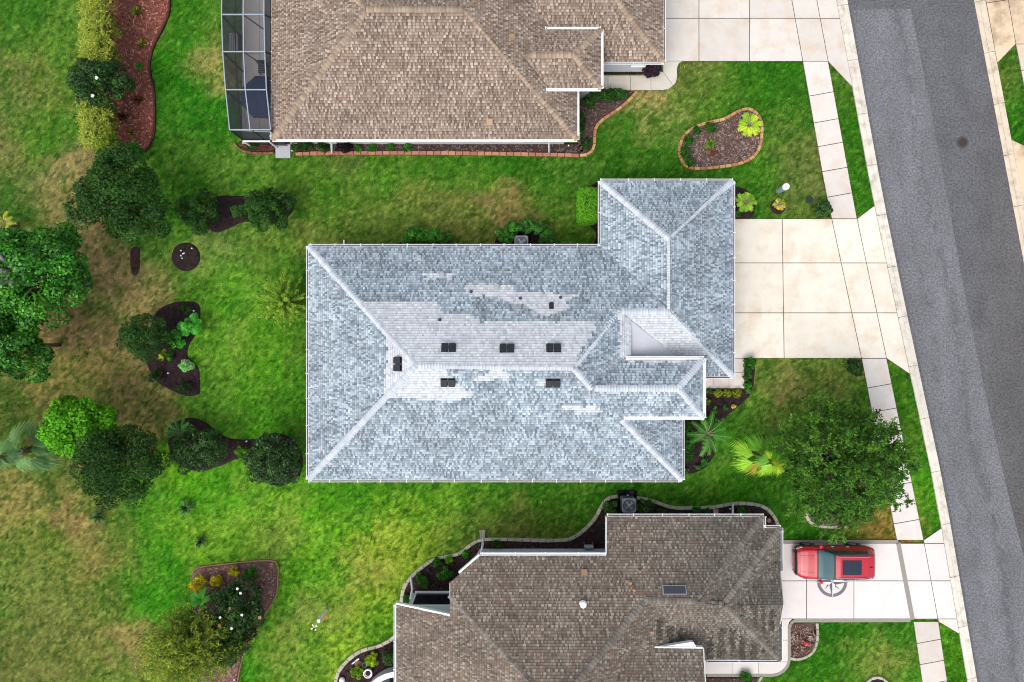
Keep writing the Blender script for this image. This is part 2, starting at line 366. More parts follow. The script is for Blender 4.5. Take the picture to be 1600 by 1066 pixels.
def sheet(name, poly, z, m, colf, parent=None, kind=None, step=14):
    """ground sheet: grid cells clipped by polygon are too heavy, so an n-gon fan is refined along y"""
    o = MB(); w = gp(poly, z); n = len(w)
    o.add([(p[0], p[1], z) for p in w], [tuple(range(n))[::-1]], None); o.c = [tuple(colf(*q)) for q in poly]
    return o.build(name, m, parent, kind=kind)
def road_grid(name, tabA, tabB, y0, y1, z, nxx, nyy, colf, kind='structure'):
    ys = np.linspace(y0, y1, nyy); V = []; C = []
    for y in ys:
        a, b = interp(tabA, y), interp(tabB, y)
        for t in np.linspace(0, 1, nxx):
            x = a + (b - a) * t; V.append(tuple(P(x, y, z))); C.append((x, y, t))
    C = np.array(C); i = np.arange(nxx * nyy).reshape(nyy, nxx)
    F = np.stack([i[:-1, :-1], i[1:, :-1], i[1:, 1:], i[:-1, 1:]], -1).reshape(-1, 4)
    return quads(name, V, M_road, col=colf(C), faces=F, kind=kind)
def road_col(C):
    x, y, t = C.T; base = np.tile(lin((109, 110, 114)) / GAIN, (len(x), 1))
    n = fbm(x / 30, y / 70, 3, 3); n2 = fbm(x / 6, y / 18, 3, 8)
    k = 1 + (n - 0.5) * 0.35 + (n2 - 0.5) * 0.12
    # right lane browner, old and darker towards the far kerb
    br = np.clip((x - 1500) / 100, 0, 1)[:, None]
    return base * k[:, None] * (1 - 0.14 * br * np.array([0.7, 1.0, 1.5]))
road_grid('road', CBO, RCO, YT, YB, -0.012, 40, 260, road_col)
SEAM = [(12, 1423), (300, 1479), (441, 1504), (600, 1536), (780, 1577), (1000, 1632), (1100, 1657)]
def patch_col(C):
    x, y, t = C.T; base = np.tile(lin((127, 128, 133)) / GAIN, (len(x), 1))
    n = fbm(x / 25, y / 80, 3, 13); k = 1 + (n - 0.5) * 0.30
    cx = 1385 + 0.19 * y + 6 * np.sin(y / 60)               # worn wheel track
    tr = np.exp(-((x - cx - 8) / 9) ** 2) * (fbm(x / 7, y / 22, 3, 51) > 0.47)
    tr2 = np.exp(-((x - cx + 30) / 7) ** 2) * (fbm(x / 7, y / 16, 3, 61) > 0.55)
    e = np.exp(-t / 0.08)
    k = k * (1 - 0.24 * tr - 0.16 * tr2 - 0.07 * e)
    return base * k[:, None]
def patch_left(y): return interp(CBO, y)
CBO2 = [(y, interp(CBO, y) + 4) for y in (26, 300, 500, 766, 1066)]
rp = road_grid('road_patch', CBO2, SEAM, 14, YB, -0.006, 30, 300, patch_col)
EXCL.append(strip(CBI, RCI, YT, YB))

# --- kerbs: each cast section its own piece
def cc(rgb, j=0.05):
    k = 1 + rnd.uniform(-j, j); return tuple(alb(*rgb) * k)
def section(poly, z1, rgb, parent, name='slab', m=None, gap=0.02, z0=-0.1, bev=0.012, jit=0.05):
    w = gp(poly, 0); w = offset_poly(w, gap)
    o = MB(); inn = offset_poly(w, bev); n = len(w); c = cc(rgb, jit)
    ar = [(p[0], p[1]) for p in w]
    vs = [(p[0], p[1], z0) for p in ar] + [(p[0], p[1], z1 - bev * 0.6) for p in ar] + [(p[0], p[1], z1) for p in inn]
    f = [tuple(range(2 * n, 3 * n))]
    for k in (0, n): f += [(k + i, k + (i + 1) % n, k + n + (i + 1) % n, k + n + i) for i in range(n)]
    o.add(vs, f, c)
    return o.build(name, m or M_conc, parent)
kerbL = thing('kerb', None, None, kind='structure'); kerbR = thing('kerb', None, None, kind='structure')
def kerb(tabI, tabO, ys, parent, rgb, skew):
    for y0, y1 in zip(ys[:-1], ys[1:]):
        f = lambda tb, y: (interp(tb, y), y)
        mid = lambda y, t: (interp(tabI, y) * (1 - t) + interp(tabO, y) * t, y)
        a0, a1 = f(tabI, y0 + skew), f(tabI, y1 + skew); b0, b1 = f(tabO, y0 - skew), f(tabO, y1 - skew)
        m0, m1 = ((a0[0] + b0[0]) / 2 - 1, y0), ((a1[0] + b1[0]) / 2 - 1, y1)
        o = MB(); c = cc(rgb, 0.05)
        pts = []
        for p, z in ((a0, .03), (a1, .03), (b1, .0), (b0, .0), (m0, .035), (m1, .035), ((m0[0] + 2.0, y0), .01), ((m1[0] + 2.0, y1), .01)):
            q = P(p[0], p[1], 0); pts.append((q.x, q.y, z))
        g = 0.012
        for k in (0, 4, 6, 3): pts[k] = (pts[k][0], pts[k][1] - g, pts[k][2])
        for k in (1, 5, 7, 2): pts[k] = (pts[k][0], pts[k][1] + g, pts[k][2])
        low = [(p[0], p[1], -0.08) for p in pts]
        vs = pts + low
        fs = [(0, 1, 5, 4), (4, 5, 7, 6), (6, 7, 2, 3), (8, 9, 1, 0), (3, 2, 10, 11), (0, 4, 12, 8), (4, 6, 14, 12), (6, 3, 11, 14), (1, 9, 13, 5), (5, 13, 15, 7), (7, 15, 10, 2)]
        o.add(vs, fs, c); o.build('kerb_section', M_kerb, parent)
ks = [8, 94, 178, 258, 336, 417, 495, 572, 654, 737, 819, 901, 979, 1060]
ks = [8 - 80 * k for k in range(5, 0, -1)] + ks + [1060 + 82 * k for k in range(1, 6)]
kerb(CBI, CBO, ks, kerbL, (243, 236, 222), 1.5)
kerb(RCI, RCO, [2 + 80 * k for k in range(-5, 9)], kerbR, (238, 222, 198), -1.5)
jb = MB()
def joint_bed(poly, z=-0.004):
    w = gp(poly, 0); o = MB(); n = len(w)
    ar = sum(w[i - 1][0] * w[i][1] - w[i][0] * w[i - 1][1] for i in range(n))
    if ar < 0: w = w[::-1]
    jb.add([(p[0], p[1], z) for p in w], [tuple(range(n))])
joint_bed(strip(CBI, CBO, YT, YB)[:], -0.02)
jb_r = strip(RCO, RCI, YT, YB); joint_bed(jb_r, -0.02)

# --- pavement (public sidewalk) with each slab
walk = thing('sidewalk', None, None, kind='structure')
def swp(y, side, skew=3.0):
    tb = SWL if side == 'L' else SWR; yy = y + (skew if side == 'L' else -skew)
    return (interp(tb, yy), yy)
def sw_cells(ys, rgb, skews=None):
    for k in range(len(ys) - 1):
        s0 = 0 if (skews and skews[0] and k == 0) else 3.5; s1 = 0 if (skews and skews[1] and k == len(ys) - 2) else 3.5
        poly = [swp(ys[k], 'L', s0), swp(ys[k], 'R', s0), swp(ys[k + 1], 'R', s1), swp(ys[k + 1], 'L', s1)]
        section(poly, 0.030, rgb, walk)
        joint_bed(poly)
sw_cells([96, 147, 189, 226, 265, 305, 342], (238, 230, 222), (1, 1))
sw_cells([560, 603, 641, 680, 720, 757, 786, 815, 844], (238, 232, 226), (1, 1))
sw_cells([971, 1002, 1035, 1067, 1100, 1135, 1170, 1210, 1250, 1290, 1330], (232, 224, 214), (1, 0))
EXCL.append([swp(-300, 'L', 0), swp(-300, 'R', 0), swp(342, 'R', 0), swp(560, 'R', 0), swp(844, 'R', 0), swp(1330, 'R', 0), swp(1330, 'L', 0), swp(844, 'L', 0), swp(560, 'L', 0), swp(342, 'L', 0)])

# --- driveways
def drive(label, xs, ys, x0, rgb, top_flare, bot_flare, kindm=None, xslant=0.0):
    d = thing('driveway', None, None, kind='structure')
    cols = [x0] + xs
    for j in range(len(ys) - 1):
        y0, y1 = ys[j], ys[j + 1]
        for k in range(len(cols)):
            xa = lambda y, q=cols[k]: q + (y - ys[0]) * xslant * (1 if k else 0)
            if k < len(cols) - 1: xb = lambda y, q=cols[k + 1]: q + (y - ys[0]) * xslant
            else: xb = lambda y: interp(SWL, y)
            poly = [(xa(y0), y0), (xb(y0), y0), (xb(y1), y1), (xa(y1), y1)]
            section(poly, 0.030, rgb, d, m=kindm); joint_bed(poly)
        poly = [(interp(SWL, y0), y0), (interp(SWR, y0), y0), (interp(SWR, y1), y1), (interp(SWL, y1), y1)]
        section(poly, 0.030, rgb, d, m=kindm); joint_bed(poly)
        a = [(interp(SWR, y0), y0), (interp(CBI, y0), y0), (interp(CBI, y1), y1), (interp(SWR, y1), y1)]
        if j == 0 and top_flare: a = [a[0], (interp(CBI, top_flare), top_flare)] + a[2:]
        if j == len(ys) - 2 and bot_flare: a = a[:2] + [(interp(CBI, bot_flare), bot_flare), a[3]]
        section(a, 0.026, rgb, d, m=kindm); joint_bed(a); EXCL.append(a)
    EXCL.append([(x0, ys[0]), (interp(SWR, ys[0]), ys[0]), (interp(SWR, ys[-1]), ys[-1]), (x0, ys[-1])])
    return d
drvB = drive('b', [1222], [342, 411, 489, 560], 1132, (254, 246, 230), 321, 585, xslant=0.014)
drvA = drive('a', [1092, 1171], [-330, -180, -45, 29, 96], 1026, (236, 229, 220), None, 136)
drvC = drive('c', [1260, 1334], [849, 907.5, 967], 1208, (252, 244, 240), None, None, kindm=M_concw)
# flares and border bands of the third driveway
for a in ([(interp(SWR, 849), 849), (1443, 844), (interp(CBI, 825), 825), (interp(CBI, 849), 849)],
          [(interp(SWR, 967), 967), (interp(CBI, 967), 967), (interp(CBI, 991), 991), (1467, 972)]):
    section(a, 0.026, (250, 244, 236), drvC); joint_bed(a); EXCL.append(a)
def band(pl, parent, rgb=(168, 162, 152), z=0.036, w=5.0, name='border_band'):
    for (a, b) in zip(pl[:-1], pl[1:]):
        A = P(*a, 0); B = P(*b, 0); d = (B - A).normalized(); n = Vector((-d.y, d.x, 0)) * (w / 27 / 2)
        o = MB(); o.prism([tuple((A + n)[:2]), tuple((A - n)[:2]), tuple((B - n)[:2]), tuple((B + n)[:2])], 0.0, z, tuple(alb(*rgb))); o.build(name, M_edge, parent)
band([(1210, 846.5), (1403, 846.5)], drvC, w=5.5); band([(1403, 848), (1425.5, 968)], drvC, w=7); band([(1240, 969.5), (1422, 969)], drvC, w=5.5, z=.04)
EXCL.append([(1208, 843), (1443, 843), (1468, 972), (1240, 972), (1208, 972)])
# compass rose painted on the third driveway
rose = MB(); rz = 0.034; rc = P(1300, 909, 0)
def ringq(r0, r1, n=48, c=(0.2, 0.2, 0.21)):
    for k in range(n):
        a, b = 2 * math.pi * k / n, 2 * math.pi * (k + 1) / n
        rose.add([(rc.x + r * math.cos(t), rc.y + r * math.sin(t), rz) for r, t in ((r0, a), (r1, a), (r1, b), (r0, b))], [(0, 1, 2, 3)], c)
ringq(18.6 / 27, 23.6 / 27, c=tuple(alb(128, 126, 136)))
def star(n, R, r, off, zz, c1, c2):
    for k in range(n):
        a = off + 2 * math.pi * k / n
        t = (rc.x + R * math.cos(a), rc.y + R * math.sin(a), zz)
        for s, c in ((1, c1), (-1, c2)):
            q = (rc.x + r * math.cos(a + s * math.pi / n), rc.y + r * math.sin(a + s * math.pi / n), zz)
            v = [(rc.x, rc.y, zz), t, q] if s > 0 else [(rc.x, rc.y, zz), q, t]
            rose.add(v, [(0, 1, 2)], c)
wht = (0.6, 0.6, 0.6); gry = tuple(alb(112, 110, 116))
star(4, 17 / 27, 5 / 27, math.pi / 4, rz + .003, wht, gry); star(4, 26 / 27, 6.5 / 27, 0, rz + .006, wht, gry)
rose.build('painted_compass', M_concw, drvC)
# driveways across the road
drvD = thing('driveway', None, None, kind='structure')
for a in ([(1521, -100), (1556, -100), (1575, 0), (1541, 5)], [(1541, 5), (1575, 0), (1587, 69), (1558, 99)],
          [(1556, -100), (1592, -100), (1613, 0), (1575, 0)], [(1575, 0), (1613, 0), (1626, 69), (1587, 69)], [(1613, 0), (1720, 0), (1720, 69), (1626, 69)],
          [(1580, 218), (1621, 238), (1640, 330), (1600, 330)], [(1600, 330), (1640, 330), (1662, 440), (1621, 440)]):
    section(a, 0.028, (240, 216, 184), drvD, m=M_concd); joint_bed(a); EXCL.append(a)
walk2 = thing('sidewalk', None, None, kind='structure')
for y0, y1 in ((69, 110), (110, 150), (150, 192), (192, 238), (238, 280), (280, 330)):
    a = [(1587 + .2 * (y0 - 69), y0), (1626 + .2 * (y0 - 69), y0), (1626 + .2 * (y1 - 69), y1), (1587 + .2 * (y1 - 69), y1)]
    section(a, 0.03, (236, 222, 200), walk2); joint_bed(a); EXCL.append(a)

# --- private walks
def arc_pts(cx, cy, r, a0, a1, n=8): return [(cx + r * math.cos(math.radians(a0 + (a1 - a0) * k / n)), cy + r * math.sin(math.radians(a0 + (a1 - a0) * k / n))) for k in range(n + 1)]
wA = thing('walkway', None, None, kind='structure')
for a in ([(930, 118), (950, 118), (950, 140), (930, 140)], [(950, 118), (985, 118), (985, 141), (950, 141)], [(985, 118), (1017, 118), (1017, 141), (985, 141)],
          [(1017, 118), (1036, 112), (1052, 134), (1045, 139), (1036, 141), (1017, 141)],
          [(1036, 112), (1036, 96), (1066, 96), (1061, 99), (1058, 106), (1058, 122), (1056, 129), (1052, 134)]):
    section(a, 0.03, (232, 226, 214), wA, gap=.01); joint_bed(a); EXCL.append(a)
wB = thing('walkway', None, None, kind='structure')
for a in ([(1134, 560), (1163, 560), (1163, 582), (1134, 582)], [(1139, 582), (1163, 582), (1163, 607), (1139, 607)], [(1114, 582), (1139, 582), (1139, 607), (1114, 607)], [(1085, 582), (1114, 582), (1114, 607), (1085, 607)]):
    section(a, 0.03, (250, 240, 236), wB, gap=.01); joint_bed(a); EXCL.append(a)
wC = thing('walkway', None, None, kind='structure')
for a in ([(1200, 967), (1238, 967), (1233, 972), (1231, 980), (1231, 1000), (1200, 1000)], [(1200, 1000), (1231, 1000), (1231, 1034), (1200, 1034)],
          [(1090, 1016), (1145, 1016), (1145, 1053), (1090, 1053)], [(1145, 1016), (1185, 1016), (1185, 1053), (1145, 1053)],
          [(1185, 1016), (1200, 1034), (1231, 1034), (1227, 1043), (1219, 1050), (1208, 1053), (1185, 1053)]):
    section(a, 0.03, (248, 240, 234), wC, m=M_concw, gap=.01); joint_bed(a); EXCL.append(a)
band([(1104, 1055), (1205, 1055), (1215, 1053.5), (1224, 1048), (1230, 1041), (1233, 1031), (1233, 982), (1235, 975), (1240, 970)], wC, w=4.5)
padA = MB(); padA.prism(gp([(431, 221), (454, 221), (454, 247), (431, 247)]), -0.1, 0.05, tuple(alb(205, 208, 214))); 
pa = padA.build('concrete_pad', M_concw); tag(pa, 'small pale concrete step pad outside the screen cage door by the tan roofed house', 'step pad')
EXCL.append([(431, 221), (454, 221), (454, 247), (431, 247)])
jbo = jb.build('joint_bed', M_joint); jbo['kind'] = 'structure'

# manhole
mh = thing('manhole', 'round rusty brown manhole cover sunk in the grey road', 'manhole cover', P(1504, 222.5, 0))
m = MB(); m.lathe((0, 0, -0.012), [(0.36, 0.0), (0.36, 0.012), (0.29, 0.014)], 28); m.build('frame', mat('iron_ring', alb(88, 84, 80), 0.85, nscale=10, namp=.2), mh)
m = MB(); m.lathe((0, 0, -0.012), [(0.275, 0.0), (0.275, 0.010), (0.26, 0.012)], 28)
for k in range(-4, 5):
    L = 2 * math.sqrt(max(0.24 ** 2 - (k * .055) ** 2, 0.001)); m.box((k * .055, 0, 0.004), (0.02, L, 0.01))
m.build('cover', mat('rusty_iron', alb(56, 34, 30), 0.85, nscale=10, namp=.3), mh)

# ------------------------------------------------------------------ beds
def edging(poly, parent, rgbs, w=.18, L=.40, h=.09, closed=False, gap=.03, name='edging_stone', jit=.10):
    pts = [P(x, y, 0) for x, y in (smooth(poly, closed, 8))]
    if closed: pts.append(pts[0])
    # resample
    d = [0]
    for a, b in zip(pts[:-1], pts[1:]): d.append(d[-1] + (b - a).length)
    tot = d[-1]; n = max(1, round(tot / L)); st = tot / n
    def at(s):
        s = min(max(s, 0), tot); k = max(0, min(len(d) - 2, int(np.searchsorted(d, s)) - 1)); t = (s - d[k]) / max(d[k + 1] - d[k], 1e-6)
        return pts[k].lerp(pts[k + 1], t)
    for k in range(n):
        a, b = at(k * st), at((k + 1) * st); c = (a + b) / 2; ang = math.atan2(b.y - a.y, b.x - a.x)
        o = MB(); col = np.array(alb(*rnd.choice(rgbs))) * (1 + rnd.uniform(-jit, jit))
        o.bevbox((c.x, c.y, -0.07), ((b - a).length - gap, w * rnd.uniform(.93, 1.05), h + .07 + rnd.uniform(-.008, .008)), 0.018, ang + rnd.uniform(-.03, .03), tuple(col))
        o.build(name, M_edge, parent)
CH_N = 0
def bed(poly, label, rgb, chips, smoothed=True, edge=None, eargs=None, dens=95, z=0.02, chipsz=(.055, .018)):
    pl = smooth(poly, True, 5) if smoothed else poly
    b = thing('flower_bed', label, 'flower bed')
    m = mat('mulch_%d_%d_%d' % rgb, alb(*rgb), 0.95, nscale=8, namp=0.3, n2scale=45, n2amp=0.4, bump=1.0, bscale=40)
    o = MB(); w = gp(pl, 0); inn = offset_poly(w, 0.12); n = len(w)
    o.add([(p[0], p[1], -0.08) for p in (w if sum(w[i - 1][0] * w[i][1] - w[i][0] * w[i - 1][1] for i in range(n)) > 0 else w[::-1])] + [(p[0], p[1], z) for p in inn], [tuple(range(n, 2 * n))] + [(i, (i + 1) % n, n + (i + 1) % n, n + i) for i in range(n)])
    o.build('mulch', m, b)
    xs = [p[0] for p in w]; ys = [p[1] for p in w]; area = (max(xs) - min(xs)) * (max(ys) - min(ys)); N = int(area * dens)
    X = R_.uniform(min(xs), max(xs), N); Y = R_.uniform(min(ys), max(ys), N); k = inside(inn, X, Y); X = X[k]; Y = Y[k]; N = len(X)
    a = R_.uniform(0, math.pi, N); l = chipsz[0] * R_.uniform(.6, 1.6, N); ww = chipsz[1] * R_.uniform(.6, 1.5, N)
    dx, dy = np.cos(a) * l, np.sin(a) * l; ex, ey = -np.sin(a) * ww, np.cos(a) * ww; zz = z + R_.uniform(.004, .03, N); tl = R_.uniform(-.02, .02, N)
    V = np.stack([np.stack([X - dx - ex, Y - dy - ey, zz - tl], -1), np.stack([X + dx - ex, Y + dy - ey, zz + tl], -1), np.stack([X + dx + ex, Y + dy + ey, zz + tl + .006], -1), np.stack([X - dx + ex, Y - dy + ey, zz - tl + .006], -1)], 1)
    ca = np.array([alb(*c) for c in chips]); C = ca[R_.integers(0, len(chips), N)] * R_.uniform(.6, 1.35, (N, 1))
    quads('mulch_chips', V.reshape(-1, 3), M_chip, b, C, kind='stuff')
    EXCL.append(pl)
    if edge:
        for e in edge: edging(e, b, **(eargs or {}))
    return b
TAN = dict(rgbs=[(215, 168, 112), (205, 155, 105), (222, 180, 125), (198, 140, 100)], w=.17, L=.40)
PINK = dict(rgbs=[(200, 140, 115), (208, 150, 118), (190, 128, 104)], w=.20, L=.42)
PALE = dict(rgbs=[(196, 192, 168), (204, 200, 178), (186, 184, 158)], w=.19, L=.44, gap=.02, jit=.06)
DK = (50, 38, 38); DKC = [(62, 46, 46), (48, 38, 38), (78, 58, 56), (40, 32, 32)]
MED = (98, 78, 72); MEDC = [(150, 128, 120), (110, 82, 76), (85, 66, 62), (135, 115, 108)]
# A: red mulch island by the golden hedge
bed([(150, -60), (262, -60), (265, 12), (256, 40), (240, 72), (233, 105), (241, 140), (242, 185), (238, 220), (225, 240), (205, 250), (175, 240), (165, 160), (160, 60)],
    'long reddish mulch bed beside the golden hedge at the top left', (130, 80, 68), [(190, 118, 98), (160, 88, 76), (134, 70, 62), (206, 156, 132), (112, 70, 62)], dens=120,
    edge=[[(262, -60), (265.5, 12), (257, 40), (241, 72), (234, 105), (241, 140), (242.5, 185), (239, 218), (226, 238)]], eargs=dict(rgbs=[(84, 46, 40), (96, 54, 46), (74, 42, 38)], w=.07, L=.45, h=.07, gap=.01))
# A: strip under the south wall
bed([(455, 222), (905, 222), (915, 222), (915, 238), (905, 243), (880, 241), (700, 239), (455, 239)], 'narrow brick edged bed along the south wall of the tan roofed house', (72, 56, 54), MEDC, smoothed=False, dens=110,
    edge=[[(462, 241), (520, 239.5), (700, 239.5), (860, 242), (905, 243.5)]], eargs=PINK)
bed([(372, 219), (430, 219), (430, 238), (395, 238), (376, 232)], 'small reddish mulch corner bed below the screen cage', (92, 52, 48), [(130, 70, 62), (100, 50, 48), (160, 120, 110)], smoothed=False, dens=110,
    edge=[[(366, 224), (374, 233), (390, 239), (428, 239.5)]], eargs=dict(rgbs=[(170, 120, 98), (150, 100, 84)], w=.12, L=.3, gap=.02))
bed([(902, 141), (994, 141), (985, 152), (965, 170), (945, 183), (932, 196), (927, 214), (927, 232), (918, 241), (902, 243), (900, 190)], 'curved tan brick edged bed in front of the tan roofed house', MED, MEDC, smoothed=False, dens=110,
    edge=[[(995, 143), (984, 156), (966, 171), (948, 183), (934, 194), (929, 208), (928.5, 228), (922, 240), (906, 243.5)]], eargs=TAN)
bed([(940, 106), (1012, 106), (1034, 100), (1036, 110), (1016, 117), (940, 117)], 'thin dark bed between garage wall and entry walk of the tan roofed house', (45, 38, 40), DKC, smoothed=False)
isl = [(1168, 170), (1180, 176), (1189, 190), (1190, 210), (1186, 232), (1176, 246), (1155, 256), (1125, 261), (1090, 264), (1072, 260), (1063, 246), (1062, 230), (1069, 212), (1084, 200), (1106, 192), (1130, 187), (1150, 176)]
bed(isl, 'kidney shaped island bed edged with tan bricks in the front lawn', (112, 88, 80), [(160, 138, 130), (128, 100, 92), (92, 70, 66), (175, 158, 150)], edge=[isl], eargs=dict(TAN, closed=True, L=.36), dens=150)
# B: back yard beds
bed([(335, 306), (372, 305), (400, 306), (440, 300), (458, 312), (458, 330), (440, 345), (405, 349), (380, 348), (358, 358), (335, 364), (318, 350), (318, 325)], 'dark mulch bed joining the two round shrubs behind the grey roofed house', DK, DKC)
bed(arc_pts(290, 401.5, 23.5, 0, 345, 16), 'round dark mulch circle alone in the back lawn', DK, DKC)
bed([(203, 388), (217, 386), (219, 400), (219, 418), (215, 429), (209, 432), (204, 427), (202, 412)], 'small narrow dark mulch patch below the big dark tree', (72, 50, 46), DKC)
bed([(248, 482), (270, 472), (292, 470), (306, 472), (313, 480), (313, 500), (308, 520), (296, 540), (294, 556), (304, 566), (312, 580), (313, 612), (308, 618), (290, 620), (265, 610), (242, 596), (230, 575), (225, 552), (232, 520), (238, 495)],
    'large dark mulch bed with mixed shrubs left of the grey roofed house', (54, 38, 42), DKC + [(90, 66, 70)])
bed([(262, 668), (280, 656), (300, 652), (322, 660), (342, 676), (364, 685), (400, 685), (425, 676), (448, 680), (464, 694), (474, 718), (468, 745), (440, 760), (405, 750), (385, 722), (365, 720), (348, 728), (310, 738), (275, 725), (262, 700)],
    'curving dark mulch bed under two dark shrubs behind the grey roofed house', (54, 38, 42), DKC + [(84, 58, 64)])
bed([(300, 893), (310, 886), (370, 879), (430, 877), (434, 905), (432, 930), (420, 950), (400, 985), (385, 1010), (375, 1045), (368, 1090), (300, 1090), (310, 1000), (296, 930)], 'pinkish brown mulch bed with flowering shrubs at the lower left', (132, 98, 88), [(170, 132, 120), (150, 108, 100), (120, 84, 78), (190, 160, 150)], smoothed=False, dens=130,
    edge=[[(300, 893), (311, 886.5), (370, 879.5), (430, 877), (434, 905), (432, 930), (420, 950), (400, 985), (385, 1010), (375, 1045), (368, 1090)]], eargs=dict(rgbs=[(172, 138, 104), (160, 124, 96)], w=.07, L=.5, h=.05, gap=.01))
bed([(618, 383), (640, 372), (690, 372), (712, 384), (712, 392), (618, 392)], 'dark mulch under the two shrubs by the north wall', (40, 32, 30), DKC)
bed([(770, 386), (778, 366), (800, 352), (830, 350), (858, 362), (870, 386), (868, 392), (772, 392)], 'dark mulch ring around the air conditioner by the north wall', (40, 32, 30), DKC)
bed([(936, 392), (944, 392), (944, 288), (925, 288), (906, 305), (903, 340), (915, 350), (928, 360), (930, 370), (925, 380), (912, 386), (905, 392)], 'dark mulch corner bed around the clipped box hedge', (40, 30, 32), DKC)
# B: front beds
bed([(1140, 293), (1158, 292), (1170, 298), (1181, 312), (1181, 325), (1176, 341), (1140, 341)], 'dark mulch bed with a small palm by the garage corner', (58, 42, 42), DKC)
bed(arc_pts(1216, 323, 13, 0, 340, 12), 'small round dark mulch ring in the front lawn', (58, 40, 40), DKC)
bed([(1272, 322), (1285, 315), (1298, 320), (1299, 341), (1276, 341)], 'dark mulch patch at the driveway and sidewalk corner', (58, 42, 42), DKC, smoothed=False)
bed([(1164, 556), (1180, 556), (1181, 580), (1179, 600), (1172, 620), (1158, 634), (1140, 648), (1128, 661), (1119, 655), (1116, 668), (1119, 695), (1118, 712), (1105, 731), (1085, 741), (1058, 742), (1058, 600), (1085, 608), (1164, 608)],
    'dark curved front bed with palm and clipped balls by the entry', (56, 40, 42), DKC + [(80, 60, 62)], smoothed=False)
bed([(1322, 561), (1346, 561), (1350, 588), (1338, 590), (1326, 580)], 'dark mulch patch below the wide pale driveway', (58, 42, 42), DKC, smoothed=False)
bed(arc_pts(1188, 690, 12, 0, 340, 10), 'dark mulch spot beside the yellow green fan palm', (52, 38, 38), DKC)
# C beds
eC = [(627, 944), (629, 925), (637, 908), (655, 890), (680, 873), (715, 866), (740, 848), (758, 842.5), (800, 843), (880, 844), (905, 834), (928, 812), (944, 784), (958, 776), (990, 777), (1020, 783), (1050, 793), (1080, 793.5), (1115, 792.5), (1145, 787), (1180, 788), (1200, 796), (1212, 812), (1217, 826)]
eCs = smooth(eC, False, 5)
bedC = bed(eCs + [(1200, 840), (940, 860), (940, 880), (760, 880), (700, 935), (640, 950)], 'long dark bed winding along the north side of the brown roofed house, pale stone edging', (62, 44, 44), DKC + [(105, 80, 76)], smoothed=False, edge=[eC], eargs=PALE, dens=100)
eS = [(522, 1085), (528, 1052), (545, 1030), (566, 1016), (590, 1010), (610, 1000), (618, 993)]
bed(smooth(eS, False, 5) + [(640, 1000), (640, 1110), (520, 1110)], 'dark bed with potted plants and pale edging by the curved white wall', (70, 48, 50), DKC + [(110, 80, 78)], smoothed=False, edge=[eS], eargs=dict(PALE, w=.20), dens=110)
eK = [(1272, 791), (1262, 797), (1260, 808), (1268, 818), (1285, 823), (1322, 823)]
bed(smooth(eK, False, 4) + [(1335, 815), (1300, 800), (1285, 792)], 'crescent shaped mulch bed with pale edging beneath the big oak', (110, 90, 84), MEDC, smoothed=False, edge=[eK], eargs=dict(PALE, w=.16, L=.36), dens=130)
eD = [(1276, 973), (1277, 995), (1272, 1015), (1260, 1026), (1245, 1030), (1234, 1028)]
bed([(1236, 973), (1276, 973)] + smooth(eD, False, 4) + [(1233, 1020), (1233, 985)], 'square mulch bed beside the walk of the brown roofed house', (112, 90, 80), [(150, 122, 110), (180, 155, 145), (92, 66, 60), (70, 50, 48)], smoothed=False, edge=[eD], eargs=dict(PALE, w=.15, L=.36), dens=190, chipsz=(.09, .02))
bed([(1095, 1057), (1186, 1057), (1178, 1080), (1095, 1080)], 'mulch bed below the entry walk of the brown roofed house', (85, 62, 60), MEDC, smoothed=False, edge=[[(1190, 1057), (1184, 1066), (1180, 1080)]], eargs=dict(PALE, w=.15, L=.3))
bed(arc_pts(1370, 1074, 18, 180, 360, 12), 'small mulch bed with an arched pale edging at the bottom lawn', (60, 44, 44), DKC, smoothed=False, edge=[arc_pts(1370, 1078, 20, 190, 350, 8)], eargs=dict(PALE, w=.15, L=.36))
# ------------------------------------------------------------------ houses
class Plane:
    """roof plane z = a x + b y + c"""
    def __init__(s, a, b, c): s.a, s.b, s.c = a, b, c
    @staticmethod
    def eave(d, at, ze, sl=0.5):
        """d: downslope direction 'N','S','E','W'; at: pixel coordinate of the eave line; ze: its height"""
        k = (H - ze) / FPX
        D = dict(N=(0, 1), S=(0, -1), E=(1, 0), W=(-1, 0))[d]
        E = (at - 800) * k if d in 'EW' else (533 - at) * k
        dist = D[0] * E + D[1] * E
        return Plane(-sl * D[0], -sl * D[1], ze + sl * dist)
    @staticmethod
    def pts(p, q, r):
        A, B, C = P(*p), P(*q), P(*r); n = (B - A).cross(C - A)
        return Plane(-n.x / n.z, -n.y / n.z, A.z + (n.x * A.x + n.y * A.y) / n.z)
    def hit(s, px, py):
        qx, qy = (px - 800) / FPX, (533 - py) / FPX; g = s.a * qx + s.b * qy
        z = (g * H + s.c) / (1 + g); return Vector((qx * (H - z), qy * (H - z), z))
    def z(s, x, y): return s.a * x + s.b * y + s.c
    def nrm(s): return Vector((-s.a, -s.b, 1)).normalized()

def clip_poly(sub, tri):
    out = sub
    for i in range(3):
        a, b = tri[i], tri[(i + 1) % 3]; inp = out; out = []
        if not inp: return []
        ex, ey = b[0] - a[0], b[1] - a[1]
        sd = [ex * (p[1] - a[1]) - ey * (p[0] - a[0]) for p in inp]
        for k in range(len(inp)):
            p, q = inp[k - 1], inp[k]; sp, sq = sd[k - 1], sd[k]
            if (sp >= 0) != (sq >= 0):
                t = sp / (sp - sq); out.append((p[0] + (q[0] - p[0]) * t, p[1] + (q[1] - p[1]) * t))
            if sq >= 0: out.append(q)
    return out
from mathutils.geometry import tessellate_polygon

